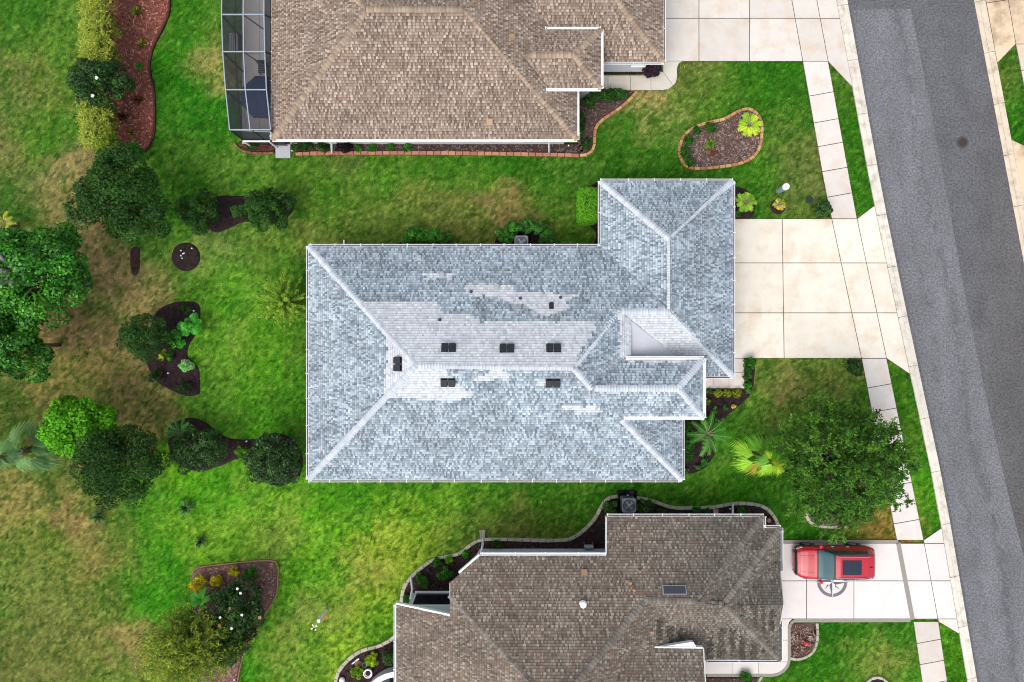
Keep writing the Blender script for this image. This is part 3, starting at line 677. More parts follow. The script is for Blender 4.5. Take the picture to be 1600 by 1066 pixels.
class House:
    def __init__(s, name, label, loc, palfun, expo=0.143):
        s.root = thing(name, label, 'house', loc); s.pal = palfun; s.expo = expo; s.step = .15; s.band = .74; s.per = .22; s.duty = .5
        s.V = []; s.C = []; s.tri = MB(); s.caps = []; s.planes = []; s.lines = []
        s.inv = Vector(loc)
    def facet(s, pl, pts, deck=True):
        w = [pl.hit(*p) for p in pts]; s.planes.append((pl, w))
        D = Vector((pl.a, pl.b)); sl = D.length; down = -D / sl; along = Vector((-down.y, down.x)); cs = 1 / math.sqrt(1 + sl * sl)
        # uv: u along the course, v downslope in plan
        uv = [(p.x * along.x + p.y * along.y, p.x * down.x + p.y * down.y) for p in w]
        ar = sum(uv[i - 1][0] * uv[i][1] - uv[i][0] * uv[i - 1][1] for i in range(len(uv)))
        tess = tessellate_polygon([[Vector((u, v, 0)) for u, v in uv]])
        tris = []
        for t in tess:
            q = [uv[i] for i in t]
            if (q[1][0] - q[0][0]) * (q[2][1] - q[0][1]) - (q[1][1] - q[0][1]) * (q[2][0] - q[0][0]) < 0: q = q[::-1]
            tris.append(q)
        ev = s.expo * cs; vmax = max(v for u, v in uv); vmin = min(v for u, v in uv); umin = min(u for u, v in uv); umax = max(u for u, v in uv)
        def w3(u, v, lift): 
            x = along.x * u + down.x * v; y = along.y * u + down.y * v
            return (x, y, pl.z(x, y) + lift)
        nrow = int((vmax - vmin) / ev) + 1
        tabs = []
        for r in range(nrow):
            v1 = vmax - r * ev; v0 = v1 - ev; u = umin - rnd.uniform(.1, .1 + s.per * 1.0); par = 0
            while u < umax:
                wd = s.per * (s.duty if par == 0 else 1 - s.duty) * rnd.uniform(.45, 1.55); tabs.append((u, u + wd, v0, v1, par)); u += wd; par = 1 - par
        T = np.array(tabs)
        cu = (T[:, 0] + T[:, 1]) / 2; cv = (T[:, 2] + T[:, 3]) / 2
        ins = [inside(uv, T[:, a], T[:, b]) for a in (0, 1) for b in (2, 3)]
        alli = ins[0] & ins[1] & ins[2] & ins[3]
        X = along.x * cu + down.x * cv; Y = along.y * cu + down.y * cv; Z = pl.z(X, Y); k = FPX / (H - Z)
        col = s.pal(800 + X * k, 533 - Y * k, len(T), down, T[:, 4])
        lift = R_.uniform(.010, .022, len(T))
        # full tabs: top + front + two sides
        g = 0.0015
        idx = np.nonzero(alli)[0]
        def vv(u, v, l):
            x = along.x * u + down.x * v; y = along.y * u + down.y * v
            return np.stack([x, y, pl.z(x, y) + l], -1)
        u0, u1, v0, v1, l = T[idx, 0] + g, T[idx, 1] - g, T[idx, 2] - .01, T[idx, 3], lift[idx]
        a, b, c, d = vv(u0, v0, .002 + 0 * l), vv(u1, v0, .002 + 0 * l), vv(u1, v1, l), vv(u0, v1, l)
        c2, d2 = vv(u1, v1, -0.004 + 0 * l), vv(u0, v1, -0.004 + 0 * l)
        flip = (along.x * down.y - along.y * down.x) > 0
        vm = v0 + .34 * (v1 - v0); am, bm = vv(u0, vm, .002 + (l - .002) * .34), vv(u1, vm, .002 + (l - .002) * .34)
        dk = s.band  # course shadow painted in as a shadow band; edge faces darkened with it
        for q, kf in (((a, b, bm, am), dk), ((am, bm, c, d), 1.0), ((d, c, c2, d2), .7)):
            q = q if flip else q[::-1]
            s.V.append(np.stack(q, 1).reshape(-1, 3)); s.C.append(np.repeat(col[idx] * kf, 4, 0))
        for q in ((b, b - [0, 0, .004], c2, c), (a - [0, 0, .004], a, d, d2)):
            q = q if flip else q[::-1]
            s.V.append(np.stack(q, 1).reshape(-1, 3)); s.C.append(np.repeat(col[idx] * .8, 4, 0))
        # cut tabs on hips, valleys and rakes
        part = np.nonzero(~alli)[0]
        for i in part:
            q = [(T[i, 0] + g, T[i, 2]), (T[i, 1] - g, T[i, 2]), (T[i, 1] - g, T[i, 3]), (T[i, 0] + g, T[i, 3])]
            for t in tris:
                pp = clip_poly(q, t)
                if len(pp) >= 3:
                    f = [w3(u, v, .003 + (lift[i] - .003) * (v - T[i, 2]) / ev) for u, v in pp]
                    if not flip: f = f[::-1]
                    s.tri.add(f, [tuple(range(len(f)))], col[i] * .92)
        # deck below
        if deck:
            o = MB(); f = [(p.x, p.y, p.z - .012) for p in w]; f2 = [(p.x, p.y, p.z - .10) for p in w]; n = len(f)
            o.add(f + f2, [tuple(range(n)), tuple(range(n, 2 * n))[::-1]] + [(i, i + n, (i + 1) % n + n, (i + 1) % n) for i in range(n)])
            s.deck = getattr(s, 'deck', MB()); s.deck.add(o.v, o.f)
    def zat(s, px, py):
        # height of the roof seen at this pixel: mean over facets having this corner
        best = []
        for pl, w in s.planes:
            for p in w:
                q = PX(p.x, p.y, p.z)
                if abs(q[0] - px) + abs(q[1] - py) < 1.5: best.append(p.z)
        if best: return sum(best) / len(best)
        zs = [pl.hit(px, py).z for pl, w in s.planes]; return max(z for z in zs if z < 8)
    def ridge(s, a, b, za=None, zb=None, colr=None, kind='ridge', w=.17, step=None, drop=.08):
        A = P(a[0], a[1], za if za is not None else s.zat(*a)); B = P(b[0], b[1], zb if zb is not None else s.zat(*b))
        if B.z > A.z: A, B = B, A     # caps climb towards A
        d = (B - A); L = d.length; d.normalize(); side = d.cross(Vector((0, 0, 1))).normalized(); up = side.cross(d).normalized()
        step = step or s.step; n = int(L / step)
        for k in range(n):
            p = B - d * (k * step + step * .5)
            jit = rnd.uniform(-.008, .008)
            s.caps.append((p + up * (.028 + rnd.uniform(0, .006)) + side * jit, d, side, up, w * rnd.uniform(.94, 1.06), step, drop, colr))
    def finish(s, capcol, deckcol):
        V = np.concatenate(s.V); C = np.concatenate(s.C)
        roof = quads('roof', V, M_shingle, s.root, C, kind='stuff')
        # cut pieces go to the same roof as a sub-part
        s.tri.build('cut_shingles', M_shingle, roof, kind='stuff')
        s.deck.build('roof_deck', mat('deck_%s' % s.root.name, deckcol, 0.95), roof)
        rest = MB(); cnt = 0
        for (p, d, sd, up, w, st, drop, colr) in s.caps:
            c = capcol(p, colr)
            t = .012; h = st * .62
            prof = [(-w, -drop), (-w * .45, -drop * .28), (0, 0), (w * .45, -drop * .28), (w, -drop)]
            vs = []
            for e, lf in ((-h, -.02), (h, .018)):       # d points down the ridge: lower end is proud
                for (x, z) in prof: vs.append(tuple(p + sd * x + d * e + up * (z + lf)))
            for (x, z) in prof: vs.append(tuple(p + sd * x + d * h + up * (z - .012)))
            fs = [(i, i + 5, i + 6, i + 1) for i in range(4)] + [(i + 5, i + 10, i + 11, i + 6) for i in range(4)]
            cl = [tuple(np.array(c) * k_) for k_ in [.62] * 5 + [1.06] * 5 + [.5] * 5]  # overlap shadow painted in: upper end and butt edge of each cap darkened
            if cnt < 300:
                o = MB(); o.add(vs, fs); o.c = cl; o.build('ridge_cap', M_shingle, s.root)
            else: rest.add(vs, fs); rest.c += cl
            cnt += 1
        if rest.v: rest.build('ridge_caps', M_shingle, s.root, kind='stuff')
        # move everything under root's own place
        for o in s.root.children: o.matrix_parent_inverse = Matrix.Translation(-s.inv)
    def walls(s, poly, z0, z1, m=None, name='wall'):
        o = MB(); o.prism(poly, z0, z1); return o.build(name, m or M_wallA, s.root)
    def gutter(s, a, b, z, mw=None, inner=True, step=1.3, w=.13, out=None, fascia=True, brk=True, innerm=None):
        """open trough along the eave from pixel a to b at height z; out = outward unit (plan)"""
        A = P(a[0], a[1], z); B = P(b[0], b[1], z); d = (B - A); L = d.length; d.normalize(); o_ = Vector((out[0], out[1], 0))
        zt = z + .0; zb = z - .11; t = .022
        g = MB(); c0 = A; 
        def slab(o0, o1, za, zb_, mb):
            p = [A + o_ * o0, B + o_ * o0, B + o_ * o1, A + o_ * o1]
            mb.prism([tuple(q[:2]) for q in p], zb_, za, bottom=True)
        slab(w - t, w, zt, zb, g); slab(0.0, t * .8, zt + .01, zb, g); slab(t * .8, w - t, zb + .02, zb, g)
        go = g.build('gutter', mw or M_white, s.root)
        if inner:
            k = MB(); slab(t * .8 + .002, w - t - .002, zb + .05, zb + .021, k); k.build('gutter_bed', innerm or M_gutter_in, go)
        if brk:
            n = max(1, int(L / step)); m = MB()
            for i in range(n + 1):
                p = A + d * (L * (i + .15 * rnd.random()) / n if i < n else L - .02) + o_ * (w / 2)
                m2 = MB(); m2.box((p.x, p.y, zt + .006), (.035, w + .06, .012) if abs(d.x) > abs(d.y) else (w + .06, .035, .012))
                m2.build('gutter_bracket', mw or M_white, go)
        if fascia:
            f = MB(); p = [A + o_ * -.03, B + o_ * -.03, B + o_ * -.001, A + o_ * -.001]
            f.prism([tuple(q[:2]) for q in p], z - .2, z - .01, bottom=True); f.build('fascia', M_fascia, s.root)
    def soffit(s, outer, inner_off, z):
        o = MB(); w = [tuple(p) for p in outer]; o.prism(w, z - .22, z - .19, bottom=True); o.build('soffit', M_white, s.root)
    def part(s, mb, name, m, parent=None, **k): return mb.build(name, m, parent or s.root, **k)
    def on(s, px, py, pl=None):
        if pl is None:
            zs = []
            for p, w in s.planes:
                if inside([PX(q.x, q.y, q.z) for q in w], np.array([float(px)]), np.array([float(py)]))[0]: zs.append(p)
            pl = zs[0] if zs else s.planes[0][0]
        return pl.hit(px, py), pl

def frame_on(p, pl):
    """matrix: z = roof normal, x along course, at p"""
    n = pl.nrm(); down = Vector((-pl.a, -pl.b, 0)).normalized(); d = (down - n * down.dot(n)).normalized(); u = n.cross(d) * -1
    M = Matrix((( u.x, d.x, n.x, p.x), (u.y, d.y, n.y, p.y), (u.z, d.z, n.z, p.z), (0, 0, 0, 1)))
    return M
def vent_box(h, px, py, su, sv, hgt, m, name='roof_vent', lift=.03):
    p, pl = h.on(px, py); M = frame_on(p, pl); o = MB()
    o.box((0, 0, .012), (su + .12, sv + .12, .02), M=M); o.box((0, 0, hgt / 2 + .02), (su, sv, hgt), M=M); o.box((0, 0, hgt + .03), (su + .05, sv + .05, .02), M=M)
    return h.part(o, name, m)
def vent_pipe(h, px, py, r, hgt, m, name='vent_pipe', cap=0):
    p, _ = h.on(px, py); o = MB(); o.lathe((p.x, p.y, p.z - .1), [(r * 2.0, .10), (r * 1.5, .17), (r, .22), (r, .1 + hgt), (max(r * .7, .01), .1 + hgt)], 14)
    if cap: o.lathe((p.x, p.y, p.z + hgt), [(cap, 0), (cap, .06), (cap * .6, .12)], 14)
    return h.part(o, name, m)
def window(h, c, w, hh, nrm, z, m=None, mull=True):
    """window on a wall: c plan point on the wall face, nrm outward"""
    n = Vector((nrm[0], nrm[1], 0)); t = Vector((-n.y, n.x, 0)); c = Vector((c[0], c[1], z)); f = MB()
    def bar(a0, a1, b0, b1, dep):
        pts = [c + t * a0, c + t * a1, c + t * a1 + n * dep, c + t * a0 + n * dep]
        f.prism([tuple(p[:2]) for p in pts], z + b0, z + b1, bottom=True)
    e = .07; W = w / 2; Hh = hh / 2
    bar(-W, -W + e, -Hh, Hh, .05); bar(W - e, W, -Hh, Hh, .05); bar(-W + e, W - e, Hh - e, Hh, .05); bar(-W + e, W - e, -Hh, -Hh + e, .05); mull and bar(-.02, .02, -Hh + e, Hh - e, .04)
    bar(-W - .05, W + .05, -Hh - .07, -Hh - .005, .11)
    fr = f.build('window', M_white, h.root)
    g = MB(); pts = [c + t * (-W + e) + n * .004, c + t * (W - e) + n * .004, c + t * (W - e) + n * .02, c + t * (-W + e) + n * .02]
    g.prism([tuple(p[:2]) for p in pts], z - Hh + e, z + Hh - e, bottom=True); g.build('pane', m or M_glass, fr)
def pipe(h, pts, r=.045, m=None, name='downspout'):
    o = MB(); o.tube(pts, r, 4); return h.part(o, name, m or M_white)

def polymask(polys, x, y):
    k = np.zeros(x.shape, bool)
    for p in polys: k |= inside(p, x, y)
    return k
# ================= house B (middle): weathered blue-grey shingles
LIGHT = [[(560, 472), (683, 472.5), (696, 489.5), (731, 490), (748, 503), (934, 503.5), (926, 520), (895, 574), (650, 573)], [(560, 472), (650, 571), (600, 625), (600, 590), (604, 570), (604, 505)], [(650, 572), (696, 575), (709, 593), (739, 616), (738, 620), (718, 621), (718, 627), (660, 627), (660, 624), (600, 624)],
         [(741, 594), (765, 581), (770, 572), (784, 575), (799, 592), (790, 594)], [(838, 597), (853, 596), (853, 603), (842, 603)],
         [(663, 427), (703, 427), (703, 436), (668, 434)], [(722, 448), (735, 443), (800, 445), (813, 458), (905, 460), (905, 464), (880, 466), (893, 484), (850, 494), (818, 477), (788, 470), (780, 462), (735, 463)],
         [(874, 634), (930, 635), (946, 647), (900, 647), (900, 641), (880, 641)], [(966, 487), (1050, 487), (1085, 520), (1105, 552), (1060, 566), (985, 566), (968, 560)]]
def jit_edge(x, y, a=7): 
    return x + (vnoise(x / 11, y / 4, 91) - .5) * a * 2.2, y + (vnoise(x / 13, y / 9, 92) - .5) * a * .6
def palB(px, py, n, down, par):
    jx, jy = jit_edge(px, py, 3.5); lt = polymask(LIGHT, jx, jy)
    dark = np.array([130, 145, 156.]); mid = np.array([158, 173, 184.]); hi = np.array([193, 206, 216.])
    a1 = fbm(px / 26, py / 16, 3, 71)[:, None]
    r = R_.random(n); ph = r * .66 + .34 * (par == 0) + (fbm(px / 14, py / 9, 2, 93) - .5) * .25
    c = np.where((ph < .24)[:, None], dark, np.where((ph < .55)[:, None], mid, hi)) * (1 + R_.normal(0, .04, (n, 1)))
    c = c * (1 + (a1 - .5) * .30)
    # lower rows are cleaner and bluer
    L0 = np.array([225, 230, 237.]) * (1 + R_.normal(0, .035, (n, 1))) * (1 + (a1 - .5) * .06)
    L0 = np.where((r < .16)[:, None], L0 * .93, L0); L0 = np.where((r > .88)[:, None], L0 * 1.05, L0)
    c = np.where(lt[:, None], L0, c)
    return lin(np.clip(c, 0, 250)) / GAIN
hB = House('house', 'middle house with weathered blue grey shingle roof and black roof vents', P(800, 570, 0), palB)
zE = 2.7
bN = Plane.eave('N', 385, zE); bS = Plane.eave('S', 749, zE); bW = Plane.eave('W', 482, zE); bE = Plane.eave('E', 1066, zE)
gN = Plane.eave('N', 283, zE); gE = Plane.eave('E', 1145, zE); gW = Plane.eave('W', 938, zE); gS = Plane.eave('S', 588, zE)
R0, R1 = (650, 571), (895, 574); V1 = (968, 487); V2 = (1048, 487); G1 = (1048, 375)
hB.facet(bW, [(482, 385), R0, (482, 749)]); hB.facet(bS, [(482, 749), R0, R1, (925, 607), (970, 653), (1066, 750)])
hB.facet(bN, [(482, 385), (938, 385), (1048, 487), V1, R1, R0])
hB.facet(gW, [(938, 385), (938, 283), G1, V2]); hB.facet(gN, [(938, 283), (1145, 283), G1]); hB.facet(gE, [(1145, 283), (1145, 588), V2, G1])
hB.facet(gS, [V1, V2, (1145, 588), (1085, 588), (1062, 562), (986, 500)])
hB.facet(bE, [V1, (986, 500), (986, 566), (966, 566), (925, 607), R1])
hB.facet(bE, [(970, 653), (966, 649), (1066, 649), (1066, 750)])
# entry roof: carries the main south slope on, with its own ridge and hip
ez = bS.hit(1040, 653).z
eR0, eR1 = (925, 607), (1060, 607.5)
erz = bS.hit(1060, 607.5).z
eS_ = bS; eN_ = Plane.pts((925, 607, erz), (1060, 607.5, erz), (1100, 560, ez)); eE_ = Plane.pts((1060, 607.5, erz), (1100, 560, ez), (1100, 653, ez))
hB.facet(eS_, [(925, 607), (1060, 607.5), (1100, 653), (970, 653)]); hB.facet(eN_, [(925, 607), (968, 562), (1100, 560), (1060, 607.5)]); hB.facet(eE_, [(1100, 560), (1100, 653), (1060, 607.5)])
for a, b in ((R0, R1), (R0, (482, 385)), (R0, (482, 749)), (R1, V1), (V1, V2), (V2, G1), (G1, (938, 283)), (G1, (1145, 283)), (V2, (1145, 588)), (R1, (925, 607)), ((925, 607), (1060, 607.5)), ((1060, 607.5), (1100, 560)), ((1060, 607.5), (1100, 653))):
    hB.ridge(a, b)
hB.ridge((970, 654), (1066, 750), za=bE.hit(970, 654).z, zb=zE)
# cricket membrane behind the entry
o = MB(); cr = [P(986, 501, gS.hit(986, 501).z + .03), P(1064, 563, gS.hit(1064, 563).z + .03), P(986, 563, gS.hit(986, 501).z - .35)]
o.add([tuple(p) for p in cr], [(0, 2, 1)]); o.add([(p.x, p.y, p.z - .25) for p in cr], [(0, 1, 2)])
hB.part(o, 'roof_membrane', mat('membrane', alb(216, 218, 228), 0.6, nscale=1.2, namp=.05, n2scale=9, n2amp=.03))
# walls
outB = [(482, 385), (938, 385), (938, 283), (1145, 283), (1145, 588), (1066, 588), (1066, 750), (482, 750)]
plB = [tuple(P(x, y, zE)[:2]) for x, y in outB]
hB.walls(offset_poly(plB, .5), -.05, 2.5); hB.soffit(plB, .5, zE)
eP = [tuple(P(x, y, ez)[:2]) for x, y in ((985, 560), (1100, 560), (1100, 653), (985, 653))]
hB.walls(offset_poly(eP, .32), 2.6, ez - .2); hB.soffit(eP, 0, ez)
for q in offset_poly(eP, .55):
    if q[0] > 8.5:
        o = MB(); o.box((q[0], q[1], 1.36), (.35, .35, 2.7)); o.box((q[0], q[1], .15), (.45, .45, .3)); hB.part(o, 'column', M_wallA)
o = MB(); ppf = offset_poly(eP, .3); o.prism([p for p in ppf], -.02, .1); hB.part(o, 'porch_floor', M_concw)
for a, b, d in (((482, 385), (938, 385), (0, 1)), ((938, 385), (938, 283), (-1, 0)), ((938, 283), (1145, 283), (0, 1)), ((1145, 283), (1145, 588), (1, 0)), ((1145, 588), (1098, 588), (0, -1)), ((1066, 655), (1066, 750), (1, 0)), ((1066, 750), (482, 750), (0, -1)), ((482, 750), (482, 385), (-1, 0))):
    hB.gutter(a, b, zE, out=d, w=.12)
for a, b, d in (((978, 560), (1100, 560), (0, 1)), ((1100, 560), (1100, 653), (1, 0)), ((1100, 653), (975, 653), (0, -1))):
    hB.gutter(a, b, ez, out=d, w=.10, innerm=M_white, step=1.0)
    A = P(a[0], a[1], ez + .03); B = P(b[0], b[1], ez + .03)
    o = MB(); dd = Vector((d[0], d[1], 0)); q = [A, B, B - dd * .06, A - dd * .06]; o.prism([tuple(k[:2]) for k in q], ez + .022, ez + .045); hB.part(o, 'drip_edge', M_white)
# black roof vents in pairs
def pair_vent(h, px, py, ax, w=.325, d=.40):
    pl = h.on(px, py)[1]; r = None
    for s_ in (-1, 1):
        q = (px + s_ * 5.9 * (ax == 'x'), py + s_ * 5.9 * (ax == 'y')); p = pl.hit(*q); M = frame_on(p, pl); o = MB()
        o.box((0, 0, .01), (w + .03, d + .05, .02), M=M); o.box((0, 0, .085), (w - .05, d - .08, .12), M=M); o.box((0, 0, .155), (w, d, .02), M=M)
        for k in range(4): o.box((0, -.12 + .08 * k, .168), (w - .1, .012, .008), M=M)
        h.part(o, 'roof_vent', M_black)
for a in ((701, 544), (792, 545), (865, 544.5), (700, 597), (864, 598)): pair_vent(hB, a[0], a[1], 'x')
pair_vent(hB, 622.5, 569, 'y')
M_pipeg = mat('painted_flue', alb(196, 204, 212), .6); M_pd = mat('dark_pipe', alb(70, 76, 84), .7)
for a in ((655, 404), (691, 431.5), (776, 449.5)): vent_box(hB, a[0], a[1], .17, .17, .14, M_pipeg)
for a in ((736, 456), (813, 466.5), (876, 465), (687, 500)): vent_pipe(hB, a[0], a[1], .045, .25, M_pd)
vent_box(hB, 861.5, 478, .12, .24, .1, M_black)
for px, y0, s_ in ((519, 385, 1), (1092, 283, 1)):
    p = P(px, y0, 2.6); pipe(hB, [(p.x, p.y + .06, 2.58), (p.x, p.y - .35, 2.3), (p.x, p.y - .38, .2), (p.x, p.y - .2, .12), (p.x + .01, p.y + .35, .08), (p.x + (.2 if px > 1000 else .02), p.y + .72, .08)], .05)
pipe(hB, [tuple(P(514, 751, 2.6)), tuple(P(514, 746, 2.2)), tuple(P(520, 734, .1))])
# windows and garage door
y0 = plB[0][1] - .5; x0 = plB[2][0]
wB_ = offset_poly(plB, .5); ys_ = [p[1] for p in wB_]; xs_ = [p[0] for p in wB_]
for x in (-8, -4.5, 0): window(hB, (x, P(482, 385, zE).y - .5), 1.2, 1.3, (0, 1), 1.5)
for x in (-8, -3, 2, 6): window(hB, (x, min(ys_)), 1.2, 1.3, (0, -1), 1.5)
for y in (3, -2, -5): window(hB, (min(xs_), y), 1.5, 1.4, (-1, 0), 1.4)
o = MB(); gx_ = max(xs_)
for r in range(4): o.box((gx_ + .03, P(0, 430, zE).y, .3 + r * .55), (.05, 4.9, .53))
hB.part(o, 'garage_door', M_white)
hB.finish(lambda p, c: tuple(lin(np.array([224, 232, 242.]) * (1 + rnd.uniform(-.05, .05))) / GAIN), alb(120, 130, 140))

# ================= house A (top): tan shingles
def palA(px, py, n, down, par):
    r = R_.random(n) + (fbm(px / 16, py / 9, 2, 193) - .5) * .6; r = r * .5 + .45 * (par == 0) ; a1 = fbm(px / 45, py / 30, 3, 171)[:, None]
    cs = np.array([[130, 111, 98.], [149, 130, 117], [160, 142, 127], [178, 160, 144], [198, 182, 167]])
    k = np.clip((r * 5).astype(int), 0, 4); c = cs[k] * (1 + R_.normal(0, .03, (n, 1))) * (1 + (a1 - .5) * .22)
    return lin(np.clip(c, 0, 250)) / GAIN
aS = Plane.eave('S', 218, zE); aW = Plane.eave('W', 425, zE); aE = Plane.eave('E', 902, zE); aS2 = Plane.eave('S', 97, zE); aE2 = Plane.eave('E', 1037, zE)
hA = House('house', 'tan shingle roofed house at the top edge with a screened pool cage', P(640, 60, 0), palA)
hA.step = .20
A0, A1 = (573, 14), (726, 14)
zr = aS.hit(573, 14).z; rid = P(573, 14, zr); Yn = rid.y + (rid.y - P(0, 218, zE).y); NW = PX(P(425, 0, zE).x, Yn, zE); NE = PX(P(902, 0, zE).x, Yn, zE)
aN = Plane(0, -.5, 2.7 + .5 * Yn)
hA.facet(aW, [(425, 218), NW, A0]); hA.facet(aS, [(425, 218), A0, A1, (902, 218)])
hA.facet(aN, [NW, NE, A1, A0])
# valley between main east slope and garage wing south slope
cx_, cy_ = P(902, 97, zE)[:2]; vx = .5 * ((cx_) + 0) ; t_ = (Yn - cy_) / 2
vt = (cx_ - t_, cy_ + t_, zE + .5 * t_); VT = PX(*vt)
rEx = P(1037, 0, zE).x - t_; RE = PX(rEx, cy_ + t_, zE + .5 * t_)
NE2 = PX(P(1037, 0, zE).x, Yn, zE)
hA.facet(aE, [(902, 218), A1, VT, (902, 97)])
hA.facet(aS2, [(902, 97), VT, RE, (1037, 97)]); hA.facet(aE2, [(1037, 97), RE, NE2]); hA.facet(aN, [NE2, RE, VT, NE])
# entry roof
az = 3.62; arz = az + .5 * (46 * (H - az) / FPX)
kN = Plane.pts((900, 85, arz), (800, 85, arz), (850, 46, az)); kS = Plane.pts((900, 85, arz), (800, 85, arz), (850, 138, az)); kE = Plane.pts((897, 86, arz), (939, 46, az), (939, 138, az))
hA.facet(kN, [(815, 85.5), (897, 85.5), (939, 46), (851, 46), (838, 62)]); hA.facet(kS, [(815, 85.5), (858, 138), (939, 138), (897, 85.5)]); hA.facet(kE, [(939, 46), (939, 138), (897, 85.5)])
for a, b in ((A0, A1), (A0, (425, 218)), (A1, (902, 218)), (A0, NW), (A1, VT), ((1037, 97), RE)): hA.ridge(a, b, w=.165)
hA.ridge((897, 85.5), (939, 46), w=.16); hA.ridge((897, 85.5), (939, 138), w=.16); hA.ridge((818, 85.5), (897, 85.5), za=arz, zb=arz, w=.17)
plA = [tuple(P(x, y, zE)[:2]) for x, y in ((425, 218), (902, 218), (902, 97), (1037, 97))] + [(P(1037, 0, zE).x, Yn), (P(425, 0, zE).x, Yn)]
wa = offset_poly(plA, .52); hA.walls(wa, -.05, 2.5); hA.soffit(plA, 0, zE)
kp = [tuple(P(x, y, az)[:2]) for x, y in ((853, 46), (939, 46), (939, 138), (853, 138))]
kin = offset_poly(kp, .32); hA.walls(kin, 2.6, az - .2); hA.soffit(kp, 0, az)
for q in ((P(908, 150, 0)[:2]),):
    o = MB(); o.box((q[0] + .12, q[1] + .1, 1.3), (.5, .5, 2.6)); hA.part(o, 'column', mat('stone_cladding', alb(176, 178, 178), .9, nscale=9, namp=.3, bump=.8, bscale=12))
for a, b, d in (((425, 218), (902, 218), (0, -1)), ((902, 218), (902, 141), (1, 0)), ((940, 97), (1037, 97), (0, -1)), ((1037, 97), (1037, -150), (1, 0)), ((425, 218), (425, -100), (-1, 0))):
    hA.gutter(a, b, zE, out=d, w=.11, innerm=(M_white if (b[0] == 902) else None), step=1.5)
for a, b, d in (((851, 46), (939, 46), (0, 1)), ((939, 46), (939, 138), (1, 0)), ((939, 138), (853, 138), (0, -1))): hA.gutter(a, b, az, out=d, w=.13, innerm=M_white, step=1.4)
M_tanv = mat('tan_vent', alb(190, 160, 125), .6)
vent_box(hA, 765.5, 190, .24, .24, .14, M_tanv); vent_box(hA, 799, 58, .16, .16, .12, M_tanv)
pipe(hA, [tuple(P(508, 220, 2.6)), tuple(P(514, 221, 2.45)), tuple(P(518, 226, 2.1)), tuple(P(518.5, 239.5, .15))], .055)
pipe(hA, [tuple(P(858, 220, 2.6)), tuple(P(858, 224, 2.2)), tuple(P(858, 238, .15))], .055)
window(hA, (P(1005, 0, 1.5).x, P(0, 97, zE).y + .52), 1.1, 1.2, (0, -1), 1.6)
for x in (-10, -6, 0): window(hA, (x, wa[0][1]), 1.2, 1.2, (0, -1), 1.4)
o = MB()
for r in range(4): o.box((max(p[0] for p in wa) + .03, 18, .3 + r * .55), (.05, 4.9, .53))
hA.part(o, 'garage_door', M_white)
hA.finish(lambda p, c: tuple(lin(np.array([186, 165, 144.]) * (1 + rnd.uniform(-.12, .1))) / GAIN), alb(110, 92, 80))

# ================= house C (bottom): brown-grey shingles
STAIN = [[(1110, 985), (1135, 978), (1190, 1012), (1200, 1030), (1100, 1030), (1104, 1005)], [(1150, 948), (1176, 945), (1215, 958), (1216, 985), (1196, 992), (1170, 972)], [(1030, 960), (1075, 992), (1085, 1004), (1050, 1003), (1020, 1000)]]
def palC(px, py, n, down, par):
    r = R_.random(n) + (fbm(px / 14, py / 8, 2, 293) - .5) * .5; r = r * .55 + .4 * (par == 0) ; a1 = fbm(px / 40, py / 30, 3, 271)[:, None]; rb = vnoise(px / 16, py / 9, 299)
    cs = np.array([[112, 101, 91.], [127, 115, 103], [138, 125, 113], [152, 140, 127], [170, 160, 146]])
    k = np.clip((r * 5).astype(int), 0, 4); c = cs[k].copy()
    red = (R_.random(n) < .06 + .14 * (rb > .6)); c[red] = np.array([136, 114, 102.])
    c = c * (1 + R_.normal(0, .03, (n, 1))) * (1 + (a1 - .5) * .25)
    gx2 = np.clip((px - 960) / 200, 0, 1)[:, None]; c = c * (1 - gx2 * np.array([.12, .08, .06]))
    jx, jy = jit_edge(px, py, 9); st = polymask(STAIN, jx, jy) & (np.sin(px / 2.6 + 3 * vnoise(px / 20, py / 20, 5)) > -.2)
    c = np.where(st[:, None], c * (.62 + .25 * fbm(px / 6, py / 20, 2, 9)[:, None]), c)
    return lin(np.clip(c, 0, 250)) / GAIN
zC = 2.6
hC = House('house', 'brown grey shingle roofed house at the bottom edge beside the red car', P(950, 960, 0), palC)
hC.step = .20
cN = Plane.eave('N', 807, zC); zw = cN.hit(850, 868).z; cW = Plane.eave('W', 619, 2.7)
cE1 = Plane.eave('E', 1193, zC); cN2 = Plane.eave('N', 825, zC); cE2 = Plane.eave('E', 1220, zC)
Q0 = (1009, 938); Q1 = (1092, 941); Q2 = (1131, 946); Q15 = (1106, 944)
zq0 = cN.hit(*Q0).z; zq2 = cE2.hit(*Q2).z
zh = cN.hit(908, 1062).z
cEp = Plane.pts((*Q0, zq0), (908, 1062, zh), (1078, 1003, Plane.pts((*Q0, zq0), (*Q2, zq2), (1219, 1032, zC)).hit(1078, 1003).z))
pk = (868, 1110); zp = cN.hit(*pk).z
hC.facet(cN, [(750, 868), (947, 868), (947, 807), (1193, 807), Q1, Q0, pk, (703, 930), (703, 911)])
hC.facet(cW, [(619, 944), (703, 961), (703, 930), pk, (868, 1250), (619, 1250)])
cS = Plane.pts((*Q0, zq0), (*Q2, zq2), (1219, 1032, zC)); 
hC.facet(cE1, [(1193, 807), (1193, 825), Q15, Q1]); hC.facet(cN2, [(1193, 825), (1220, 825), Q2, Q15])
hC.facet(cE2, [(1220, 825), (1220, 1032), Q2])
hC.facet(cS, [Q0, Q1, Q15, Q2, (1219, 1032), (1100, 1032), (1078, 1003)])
hC.facet(cEp, [Q0, (1078, 1003), (1090, 1020), (985, 1020), (860, 1250), pk])
